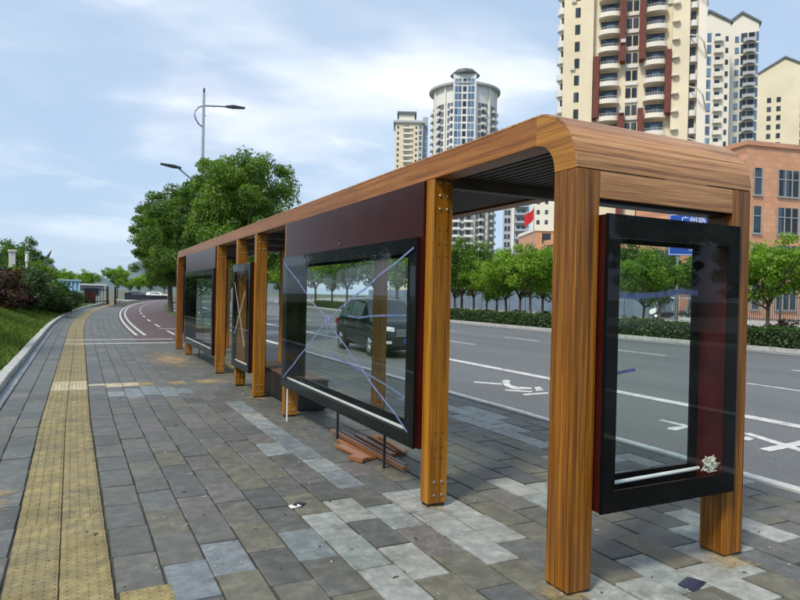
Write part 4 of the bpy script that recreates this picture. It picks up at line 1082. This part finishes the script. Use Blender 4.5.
for z in [5 + 3*i for i in range(17)]:
    for x in (-2.6, 2.6): bl2.box(x - 1.9, -1.5, z - .1, x + 1.9, -.2, z + .8)
    wd2_ = None
bl2.build('balcony_stack', whitew, T4, kind='stuff')
wd3 = MB()
for z in [5 + 3*i for i in range(13)]:
    for x in (-2.6, 0, 2.6): wd3.box(x - .9, -.42, z + .85, x + .9, -.12, z + 2.6)
wd3.build('window', win_d, T4, kind='stuff')

# cream tower left of the round one
T5 = tower('apartment_tower', 'small cream tower with flat cap roof left of the round tower', 407, 345); h5 = 95
MB().box(-8.3, 0, 0, 6.5, 16, h5).build('wall', cream, T5); MB().box(-9.4, -1.0, h5 + .01, 7.4, 17, h5 + 1.2).build('roof', greyw, T5)
MB().box(-6.5, 2, h5 + 1.21, 2, 12, h5 + 5.4).build('penthouse', cream2, T5); MB().box(-7.5, 1, h5 + 5.41, 3, 13, h5 + 6.6).build('roof', slate, T5)
MB().box(6.6, 2, 0, 9.4, 16, h5 + 4).build('side_wall', greyw, T5)
zs = [20 + 3*i for i in range(25)]
windows(T5, (-2.2,), zs, 3.2, 1.6, 0, win_d); windows(T5, (-6.8, 3.0), zs, .9, 1.3, 0, win_d); windows(T5, (5.2,), zs, 1.6, 2.2, 0, win_b)
balconies(T5, -1.6, zs, 5.0, 1.0, 0, cream2)
windows(T5, (8.2,), zs, 1.6, 2.4, 2, win_b)

# lower towers seen under the roof
T6 = tower('apartment_tower', 'grey apartment tower with dark blue balconies behind the flag', 513, 240); h6 = 58
MB().box(-4.4, 0, 0, 5.2, 15, h6).build('wall', greyw, T6)
zs = [3 + 3*i for i in range(18)]
windows(T6, (-3.4, -2.2), zs, .9, 1.8, 0, win_d); windows(T6, (1.4, 3.2), zs, 1.5, 2.0, 0, win_d); balconies(T6, 2.3, zs, 4.6, 1.2, 0, plain('blue_grey_render', (.32, .38, .46), .8, .1, .2), .7)
MB().box(-1.2, -.5, 0, -.2, -.002, h6).build('pilaster', whitew, T6); MB().box(-4.8, -1.4, h6 + .01, 5.6, 15, h6 + 1).build('roof', slate, T6)
T7 = tower('apartment_tower', 'white slab tower with small square windows right of the flag', 543, 190); h7 = 50
MB().box(-4.0, 0, 0, 9, 14, h7).build('wall', cream2, T7); MB().box(-4.3, -.4, h7 + .01, 9.3, 14.4, h7 + .9).build('roof', slate, T7)
windows(T7, (-2.0, 0.4), [3 + 3*i for i in range(15)], .9, 1.2, 0, win_d)

# salmon tiled building across the road
salm = newmat('salmon_tile')
def tiles():
    m, t, p, _ = salm
    g_ = t.nodes.new('ShaderNodeTexCoord'); b = t.nodes.new('ShaderNodeTexBrick'); mp = t.nodes.new('ShaderNodeMapping'); mp.inputs['Rotation'].default_value = (rad(90), 0, 0)
    t.links.new(g_.outputs['Object'], mp.inputs[0]); t.links.new(mp.outputs[0], b.inputs['Vector'])
    b.inputs['Color1'].default_value = (.54, .27, .15, 1); b.inputs['Color2'].default_value = (.62, .33, .19, 1); b.inputs['Mortar'].default_value = (.44, .23, .14, 1)
    b.inputs['Scale'].default_value = 1.0; b.inputs['Brick Width'].default_value = .9; b.inputs['Row Height'].default_value = .6; b.inputs['Mortar Size'].default_value = .02
    t.links.new(b.outputs['Color'], p.inputs['Base Color']); p.inputs['Roughness'].default_value = .6; return m
salm_m = tiles()
c = pt(747, 145, 64)
SB = thing('tiled_building', 'salmon tiled building with tall grey windows behind the fence', 'building', (c.x, c.y, -.2), rad(-12)); hs = c.z + .2
MB().box(0, 0, 0, 34, 18, hs).build('wall', salm_m, SB)
MB().box(-.2, -.2, hs + .001, 34.2, 18.2, hs + .45).build('parapet', plain('salmon_coping', (.50, .26, .16), .7, .1, .5), SB)
MB().box(-13, 3, 0, -.001, 17, 8.2).build('wing_wall', salm_m, SB); MB().box(-13.3, 2.7, 8.201, -.21, 17.2, 8.8).build('wing_parapet', salm_m, SB)
fr = plain('window_frame_grey', (.30, .32, .32), .5, .1, 2)
def bwin(x, z, w, h, nm, y=0):
    wn = MB().box(x, y - .04, z, x + w, y - .001, z + h).build('window', win_d, SB)
    mb = MB()
    for i in range(nm + 1): mb.box(x + w*i/nm - .05, y - .12, z, x + w*i/nm + .05, y - .041, z + h)
    mb.box(x + .051, y - .11, z + h*.62, x + w - .051, y - .042, z + h*.62 + .09); mb.box(x - .1, y - .2, z - .16, x + w + .1, y - .002, z - .002)
    mb.build('frame', fr, wn)
for fl in range(4):
    z = 1.2 + 3.85*fl
    bwin(.9, z, 1.0, 2.7, 1)
    for k in range(6): bwin(3.9 + 4.6*k, z, 2.6, 2.7, 3)
for fl in range(2):
    for k in range(3): bwin(-12.2 + 4.1*k, 1.0 + 3.8*fl, 2.2, 2.2, 2, 3)
PB = thing('tiled_building', 'distant pinkish block below the red flag', 'building', tuple(pt(548, 300, 120).xy) + (-.2,), rad(-24))
MB().box(-2.6, 0, 0, 26, 14, 14.5).build('wall', salm_m, PB); MB().box(-2.8, -.2, 14.501, 26.2, 14.2, 15.1).build('parapet', cream2, PB)
for fl in range(4):
    for k in range(5):
        MB().box(-1.4 + 3.4*k, -.08, 2 + 3.4*fl, .2 + 3.4*k, -.001, 3.9 + 3.4*fl).build('window', win_d, PB)

# ------------------------------------------------------------------ fence behind the trees
fbar = plain('fence_blue_grey', (.05, .065, .08), .5, .15, 1); hoard = plain('hoarding_blue_grey', (.14, .19, .25), .55, .2, .7)
RF = thing('railing_fence', 'blue grey metal railing in front of the salmon building', 'fence', (47, 18, 0)); 
bar_me = None
mb = MB()
for i in range(18): mb.box(-.02, .083 + i*.1665 - .018, .25, .02, .083 + i*.1665 + .018, 2.25)
mb.box(-.035, 0, .35, -.021, 3, .42); mb.box(-.035, 0, 2.05, -.021, 3, 2.12)
pan_me = mb.mesh('panel', fbar); post_f = MB().box(-.06, -.06, 0, .06, .06, 2.45, ch=.01).mesh('post', fbar); wallb = MB().box(-.14, 0.061, 0, .14, 2.94, .24).mesh('plinth', concrete)
for i in range(9): link('panel', pan_me, RF, (0, 3*i - 6, 0)); link('post', post_f, RF, (0, 3*i - 6, 0)); link('plinth', wallb, RF, (0, 3*i - 6, 0))
HF = thing('site_hoarding', 'blue grey sheet hoarding running behind the roadside trees', 'fence', (47, 39.2, 0))
mb = MB()
for i in range(10): mb.box(-.02, .03 + i*.3, .1, .02, .03 + i*.3 + .24, 2.5); mb.box(-.035, .03 + i*.3 + .24, .1, .005, .03 + i*.3 + .3, 2.5)
hp = mb.mesh('panel', hoard); hpost = MB().box(-.05, -.05, 0, .05, .03 - .001, 2.6).mesh('post', fbar)
for i in range(22): link('panel', hp, HF, (0, 3.06*i, 0)); link('post', hpost, HF, (-.0, 3.06*i, 0))

# ------------------------------------------------------------------ street lamp
LP = thing('street_lamp', 'tall grey double arm street lamp rising above the trees', 'street lamp', (5.25, 32.4, 0.02)); hl_ = 11.3
MB().lathe((0, 0, 0), [(.2, 0), (.2, .5), (.11, .55), (.085, 5), (.06, hl_)], 14).build('pole', steel, LP, True)
MB().lathe((0, 0, 0), [(.05, hl_ + .001), (.05, hl_ + .2), (.02, hl_ + .25)], 10).build('pole_cap', darksteel, LP, True)
def arm(sx, z, L, rise, loop):
    pts = [(0, 0, z - .95)] + ([(-sx*.22, 0, z - .80), (-sx*.36, 0, z - .60), (-sx*.42, 0, z - .38), (-sx*.38, 0, z - .16), (-sx*.24, 0, z + .02)] if loop else [(sx*.35, 0, z - .55)])
    pts += [(0 if loop else sx*.7, 0, z + (.12 if loop else -.25)), (sx*L*.5, 0, z + .12 + rise*.55), (sx*L, 0, z + .12 + rise)]
    pts = pts if loop else [(0, 0, z - .5), (sx*L*.45, 0, z - .1 + rise*.3), (sx*L, 0, z + .12 + rise)]
    a_ = MB().tube(pts, .04, 8).build('lamp_arm', steel, LP, True)
    MB().tube([(0.0, 0, z - .45 if loop else z - .85), (sx*L*.42, 0, z + .10 + rise*.4 if loop else z - .17 + rise*.3)], .02, 6).build('brace', steel, LP, True)
    hd = MB(); x0, zz_ = sx*(L - .15), z + .12 + rise
    hd.add([(x0, -.06, zz_ + .03), (x0, .06, zz_ + .03), (x0 + sx*.35, .14, zz_ + .09), (x0 + sx*.35, -.14, zz_ + .09), (x0 + sx*.95, -.11, zz_ + .06 + rise*.15), (x0 + sx*.95, .11, zz_ + .06 + rise*.15),
            (x0, -.06, zz_ - .05), (x0, .06, zz_ - .05), (x0 + sx*.35, .15, zz_ - .04), (x0 + sx*.35, -.15, zz_ - .04), (x0 + sx*.95, -.11, zz_ - .0 + rise*.15), (x0 + sx*.95, .11, zz_ - .0 + rise*.15)],
           [(0, 1, 2, 3), (3, 2, 5, 4), (6, 9, 8, 7), (9, 10, 11, 8), (0, 3, 9, 6), (3, 4, 10, 9), (1, 7, 8, 2), (2, 8, 11, 5), (0, 6, 7, 1), (4, 5, 11, 10)])
    hd.build('lamp_head', darksteel, LP)
arm(1, hl_ - .75, 1.2, .13, True); arm(-1, 7.0, 1.15, .40, False)

# ------------------------------------------------------------------ blue road sign
p = pt(690, 215, 33)
sgn = thing('road_sign', 'blue road sign with white lettering seen behind the end panel', 'sign', (p.x, p.y, 0), rad(-32))
bl_m = plain('sign_blue', (.012, .075, .42), .4, .08, 2); zt = p.z + .05; sw = 1.05; shh = 2.15
MB().box(-sw, 0, zt - shh, sw, .03, zt).build('sign_plate', bl_m, sgn)
mb = MB()
for (a0, b0, a1, b1) in ((-sw + .03, zt - .065, sw - .03, zt - .035), (-sw + .03, zt - shh + .035, sw - .03, zt - shh + .065)): mb.box(a0, -.004, b0, a1, -.0005, b1)
for xs in (-sw + .03, sw - .06): mb.box(xs, -.004, zt - shh + .066, xs + .03, -.0005, zt - .066)
mb.build('sign_border', white, sgn)
for xx in (-.55, .55): MB().box(xx - .05, .035, 0, xx + .05, .13, zt - .1).build('sign_pole', steel, sgn)
def text(body, x, z, size):
    cu = bpy.data.curves.new('lettering', 'FONT'); cu.body = body; cu.size = size; cu.align_x = 'CENTER'; cu.align_y = 'CENTER'; cu.extrude = .002
    o = bpy.data.objects.new('lettering', cu); COL.objects.link(o)
    dg = bpy.context.evaluated_depsgraph_get(); me = bpy.data.meshes.new_from_object(o.evaluated_get(dg)); bpy.data.objects.remove(o)
    me.materials.clear(); me.materials.append(white)
    o = link('lettering', me, sgn, (x, -.006, z)); o.rotation_euler = (rad(90), 0, 0)
text('广州路', .18, zt - .34, .42); text('东路', .30, zt - 1.78, .36)
MB().prism([(-.62, zt - 1.2), (-.30, zt - .98), (-.30, zt - 1.12), (.55, zt - 1.12), (.55, zt - 1.28), (-.30, zt - 1.28), (-.30, zt - 1.42)], 1, -.004, -.0005).build('sign_arrow', white, sgn)

# ------------------------------------------------------------------ flag
p = pt(534, 215, 75)
fl_ = thing('flagpole', 'thin steel flagpole with a red flag above the trees', 'flagpole', (p.x, p.y, 0), rad(-24)); zt = p.z + 1.0
MB().lathe((0, 0, 0), [(.08, 0), (.04, zt)], 10).build('pole', steel, fl_, True)
nu, nv = 12, 6; vs = []
for s_ in (0, .012):
    for j in range(nv + 1):
        for i in range(nu + 1):
            a, b = i/nu, j/nv; vs.append((-.05 - a*1.05, .16*math.sin(a*7 + b*1.5)*a + s_, zt - .2 - b*1.35 - a*.95 - .1*math.sin(a*5)))
n1 = (nu+1)*(nv+1); fs = []
for j in range(nv):
    for i in range(nu):
        o = j*(nu+1) + i
        for s_ in (0, n1): fs.append((s_+o, s_+o+1, s_+o+nu+2, s_+o+nu+1))
mb = MB(); mb.add(vs, fs); mb.build('flag', plain('red_cloth', (.55, .015, .02), .7, .1, 3), fl_, True)

# ------------------------------------------------------------------ vehicles
carpaint = plain('black_car_paint', (.006, .007, .009), .25, .2, 2, coat=.35); cglass = plain('car_glass', (.075, .115, .135), .06, .2, 2, spec=.8)
rubber = plain('tyre_rubber', (.015, .015, .015), .85, .2, 10); chrome = plain('chrome', (.75, .76, .78), .15, .05, 5, metal=1.0); lampg = plain('lamp_glass', (.62, .66, .70), .08, .1, 10)
redlamp = plain('tail_lamp', (.35, .01, .01), .2, .1, 5)
def make_car(label, loc, rz, body_m, suv=True, group=None):
    c = thing('parked_car' if group else 'suv', label, 'car', loc, rz, group); L = 4.55; w = .92
    top = 1.70 if suv else 1.46; belt = 1.08 if suv else .93; hood = belt - .02
    # stations: y (front at -), bottom, shoulder height, top, half-width low, half-width top, greenhouse flag
    stt = [(-2.27, .42, .66, .72, .70, .62, 0), (-2.18, .28, .78, .86, .84, .74, 0), (-1.95, .22, .90, hood - .04, w, .80, 0), (-1.4, .22, .96, hood + .02, w, .82, 0), (-1.02, .22, .99, hood + .06, w, .80, 0),
           (-.38, .22, 1.0, top - .09, w, .66, 1), (-.1, .22, 1.0, top - .02, w, .67, 1), (.7, .22, 1.0, top, w, .68, 1), (1.55, .22, 1.01, top - .05, w, .66, 1), (1.95, .24, 1.01, top - .16, w*.98, .63, 1), (2.2, .30, .98, belt + .1, w*.94, .72, 0), (2.28, .42, .8, .92, .78, .66, 0)]
    mb = MB(); rings = []
    for (y, zb_, zs_, zt_, wl, wt, gf) in stt:
        half = [(0, zb_), (wl*.86, zb_), (wl*.97, zb_ + .10), (wl, (zb_+zs_)/2), (wl*.985, zs_ - .06), (wl*.94, zs_ + .02), (wt + .02, zt_ - .07), (wt*.86, zt_ - .005), (0, zt_ + .015)]
        rings.append([(x, y, z) for x, z in half] + [(-x, y, z) for x, z in half[-2:0:-1]])
    n = len(rings[0]); vs = [v for r in rings for v in r]
    fs = [(i*n+k, i*n+(k+1) % n, (i+1)*n+(k+1) % n, (i+1)*n+k) for i in range(len(rings)-1) for k in range(n)] + [tuple(range(n)), tuple(range((len(rings)-1)*n, len(rings)*n))]
    mb.add(vs, fs); body = mb.build('body', body_m, c, True)
    def panel(quad, name, mat, off=.012, ins=.06):
        q = [Vector(v) for v in quad]; ctr = sum(q, Vector())/4; nn = (q[1]-q[0]).cross(q[3]-q[0]).normalized()
        if nn.dot(ctr - Vector((0, ctr.y*.7, .8))) < 0: nn = -nn
        q2 = [v + (ctr - v).normalized()*ins for v in q]
        m_ = MB(); m_.add([v + nn*off for v in q2] + [v - nn*.01 for v in q2], [(0, 1, 2, 3), (7, 6, 5, 4), (0, 4, 5, 1), (1, 5, 6, 2), (2, 6, 7, 3), (3, 7, 4, 0)]); return m_.build(name, mat, c)
    for s_ in (1, -1):
        g1 = lambda i, k: rings[i][k] if s_ > 0 else rings[i][(n - k) % n]
        panel([g1(5, 5), g1(7, 5), g1(7, 6), g1(5, 6)], 'side_window', cglass, .014, .05)
        panel([g1(7, 5), g1(8, 5), g1(8, 6), g1(7, 6)], 'side_window', cglass, .014, .05)
        panel([g1(8, 5), g1(9, 5), g1(9, 6), g1(8, 6)], 'side_window', cglass, .014, .06)
    panel([rings[4][6], rings[5][6], rings[5][n-6], rings[4][n-6]], 'windscreen', cglass, .03, .07)
    panel([rings[9][6], rings[10][6], rings[10][n-6], rings[9][n-6]], 'rear_window', cglass, .03, .10)
    for sx in (1, -1):
        for y in (-1.42, 1.40):
            arch = MB().lathe((sx*(w - .055), y, .36), [(.42, -.02), (.42, .02)], 20, axis=0) if sx > 0 else MB().lathe((sx*(w - .055), y, .36), [(.42, -.02), (.42, .02)], 20, axis=0)
            a_ = MB().lathe((sx*.87, y, .36), [(.41, -.062), (.41, .062)], 22, axis=0).build('wheel_arch', rubber, c)
            t_ = MB().lathe((sx*.84, y, .345), [(.22, -.11), (.32, -.11), (.345, -.08), (.345, .08), (.32, .11), (.22, .11)], 24, axis=0).build('wheel', rubber, c, True)
            r_ = MB().lathe((sx*.955, y, .345), [(.215, -.004), (.215, .004)], 20, axis=0)
            for k in range(5):
                a = k*2*math.pi/5; r_.tube([(sx*.962, y, .345), (sx*.966, y + .19*math.cos(a), .345 + .19*math.sin(a))], .028, 5)
            r_.build('rim', chrome, t_)
        MB().add([(sx*.88, -2.20, .80), (sx*.50, -2.285, .76), (sx*.50, -2.275, .88), (sx*.90, -2.05, .93), (sx*.84, -2.10, .80), (sx*.50, -2.10, .76), (sx*.50, -2.10, .88), (sx*.84, -1.95, .93)],
                 [(0, 1, 2, 3), (4, 7, 6, 5), (0, 4, 5, 1), (1, 5, 6, 2), (2, 6, 7, 3), (3, 7, 4, 0)]).build('headlight', lampg, c)
        MB().box(sx*.52, -2.30, .42, sx*.76, -2.15, .50, ch=.01).build('fog_light', lampg, c)
        MB().box(sx*.93, -.92, 1.02, sx*1.10, -.74, 1.17, ch=.03).build('mirror', body_m, c)
        MB().box(sx*.70, 2.18, .80, sx*.88, 2.285, .98, ch=.01).build('tail_light', redlamp, c)
        if suv: MB().box(sx*.60, -.1, top + .012, sx*.63, 1.6, top + .04, ch=.005).build('roof_rail', chrome, c)
    gr = MB()
    for k in range(4): gr.box(-.46, -2.315, .64 + k*.055, .46, -2.27, .665 + k*.055)
    gr.build('grille', chrome, c); MB().box(-.6, -2.305, .34, .6, -2.2, .56, ch=.02).build('bumper', blackmet, c)
    MB().box(-.22, -2.325, .44, .22, -2.306, .56).build('number_plate', plain('plate_blue', (.02, .07, .35), .4), c)
    for sx in (1, -1):
        for y in (-.25, .95): MB().box(sx*.90, y, .93, sx*.925, y + .16, .955).build('door_handle', chrome, c)
    return c
make_car('black suv with bright headlights seen through the taped panel', (8.1, 17.3, -.10), rad(-4), carpaint).scale = (.93, .93, .95)
p = pt(139, 300, 128); make_car('dark parked car at the road bend', (p.x, p.y, -.2), rad(85), plain('grey_car_paint', (.10, .12, .15), .25, .1, 2, coat=.8), False, 'cars parked at the bend')
p = pt(158, 300, 128); make_car('white parked car at the road bend', (p.x, p.y, -.2), rad(78), plain('white_car_paint', (.7, .71, .72), .25, .05, 2, coat=.8), False, 'cars parked at the bend')

# open utility cart behind the hedge
p = pt(671, 310, 57)
ct = thing('utility_cart', 'open electric utility cart with roof parked by the fence', 'cart', (p.x, p.y, 0), rad(30))
# local +Y is forward
MB().box(-.55, -1.75, .42, .55, 1.2, .58, ch=.03).build('floor', blackmet, ct)
MB().add([(-.52, 1.2, .42), (.52, 1.2, .42), (.52, 1.75, .45), (-.52, 1.75, .45), (-.50, 1.1, 1.0), (.50, 1.1, 1.0), (.44, 1.66, .82), (-.44, 1.66, .82)], [(0, 3, 2, 1), (4, 5, 6, 7), (0, 1, 5, 4), (1, 2, 6, 5), (2, 3, 7, 6), (3, 0, 4, 7)]).build('nose', white, ct)
MB().box(-.6, -1.7, 1.86, .6, 1.05, 1.93, ch=.03).build('roof', white, ct)
for sx in (-1, 1):
    MB().tube([(sx*.5, 1.15, .95), (sx*.52, .75, 1.86)], .03, 6).build('roof_post', blackmet, ct)
    MB().tube([(sx*.5, -1.55, .58), (sx*.52, -1.6, 1.86)], .03, 6).build('roof_post', blackmet, ct)
    for y in (1.15, -1.2):
        t_ = MB().lathe((sx*.52, y, .28), [(.15, -.09), (.25, -.09), (.28, -.05), (.28, .05), (.25, .09), (.15, .09)], 18, axis=0).build('wheel', rubber, ct, True)
        MB().lathe((sx*.61, y, .28), [(.145, -.006), (.145, .006)], 14, axis=0).build('rim', white, t_)
    MB().box(sx*.30, 1.66, .62, sx*.44, 1.76, .74, ch=.01).build('headlight', lampg, ct)
for y in (.1, -1.0):
    MB().box(-.5, y - .25, .581, .5, y + .25, .80, ch=.04).build('seat', plain('seat_vinyl', (.10, .10, .11), .5), ct)
    MB().box(-.5, y - .33, .72, .5, y - .252, 1.25, ch=.03).build('backrest', plain('seat_vinyl_pale', (.5, .48, .44), .5), ct)
MB().tube([(-.25, .75, .95), (-.25, .55, 1.08)], .02, 6).lathe((-.25, .55, 1.08), [(.17, -.012), (.17, .012)], 16, axis=1).build('steering_wheel', blackmet, ct)

# ------------------------------------------------------------------ left side: fence pillars, kiosk, gate, planters
p = pt(12, 268, 37); z0 = bank_z(p.x, p.y)
WF = thing('pillar_fence', 'white masonry pillars with dark railings at the top of the bank', 'fence', (p.x, p.y, z0 - .1), rad(8))
hp_ = p.z - z0 + 1.15
for x in (-2.9, -1.45, 0):
    MB().box(x - .16, -.16, 0, x + .16, .16, hp_ - .12, ch=.01).build('pillar', whitew, WF); MB().box(x - .21, -.21, hp_ - .119, x + .21, .21, hp_, ch=.01).build('pillar_cap', whitew, WF)
for x in (-2.7, -1.25):
    mb = MB()
    for i in range(7): mb.box(x + .04 + i*.16, -.015, hp_ - 1.1, x + .06 + i*.16, .015, hp_ - .22)
    mb.box(x - .03, -.02, hp_ - .32, x + 1.08, -.016, hp_ - .27); mb.box(x - .03, -.02, hp_ - 1.05, x + 1.08, -.016, hp_ - 1.0); mb.build('railing', blackmet, WF)
p = pt(27, 266, 40); z0 = bank_z(p.x, p.y)
GP = thing('garden_post', 'slim white post standing among the bank trees', 'post', (p.x, p.y, z0 - .05)); hh = p.z - z0 + .9
MB().lathe((0, 0, 0), [(.07, 0), (.07, hh*.8), (.12, hh*.82), (.10, hh)], 10).build('post_shaft', whitew, GP, True); MB().box(-.13, -.13, hh + .001, .13, .13, hh + .06).build('post_cap', whitew, GP)

p = pt(69, 298, 64)
KI = thing('kiosk', 'small light blue sheet kiosk with white ribs beside the dark fence', 'kiosk', (p.x, p.y, -.05), rad(0)); 
kb_m = plain('kiosk_blue', (.12, .34, .55), .45, .12, 2)
MB().box(-1.0, 0, 0, 1.0, 2.4, 2.35).build('wall', kb_m, KI); MB().box(-1.15, -.15, 2.351, 1.15, 2.55, 2.52, ch=.02).build('roof', plain('kiosk_roof', (.25, .42, .55), .5, .1, 2), KI)
rib = MB().box(-.05, -.035, .05, .05, -.001, 2.3).mesh('rib', white)
for i in range(6): link('rib', rib, KI, (-.9 + .36*i, 0, 0))
p = pt(92, 298, 66)
GH = thing('gatehouse', 'small grey flat roofed hut behind the dark gate', 'hut', (p.x, p.y + 3, -.05))
MB().box(-1.2, 0, 0, 1.2, 2, 2.0).build('wall', greyw, GH); MB().box(-1.45, -.25, 2.001, 1.45, 2.25, 2.18).build('roof', whitew, GH); MB().box(-.7, -.05, 1.0, .7, -.001, 1.7).build('window', win_d, GH)
DF = thing('dark_gate', 'dark metal gate of upright bars with a red panel by the path', 'gate', (p.x, p.y, -.03), rad(-3))
for i in range(17):
    x = -3.0 + i*.27
    if x < 1.3: MB().box(x - .03, -.03, .02, x + .03, .03, 1.75).build('bar', blackmet, DF)
MB().box(-3.05, -.05, .3, 1.35, -.031, .38).build('rail', blackmet, DF); MB().box(-3.05, -.05, 1.5, 1.35, -.031, 1.58).build('rail', blackmet, DF)
MB().box(-.7, .032, .05, .35, .06, 1.35).build('red_panel', plain('dark_red_panel', (.16, .02, .02), .5, .2, 2), DF)
for x in (1.45, 2.2): MB().box(x - .10, -.12, 0, x + .10, .12, 1.9, ch=.01).build('gate_post', blackmet, DF)
MB().box(1.56, -.05, .0, 2.09, .05, .55).build('base_block', plain('buff_stone', (.4, .33, .22), .8, .2, 3), DF)
p = pt(129, 299, 92)
for i, (u, lab, w) in enumerate(((128, 'dark blue box planter at the start of the parking row', 1.1), (138, 'long low dark blue barrier in front of the dark car', 3.0), (157, 'long low dark blue barrier in front of the white car', 3.4))):
    p = pt(u, 299, 112)
    B_ = thing('barrier', lab, 'barrier', (p.x, p.y, -.2), rad(-9), 'barriers in front of the parked cars' if i else None)
    MB().box(-w/2, -.3, .0, w/2, .3, 1.15 if i == 0 else .80, ch=.03).build('barrier_body', plain('barrier_blue', (.010, .013, .026), .5, .2, 2), B_)
    MB().box(-w/2 - .04, -.34, 1.151 if i == 0 else .801, w/2 + .04, .34, 1.22 if i == 0 else .87, ch=.01).build('barrier_cap', blackmet, B_)
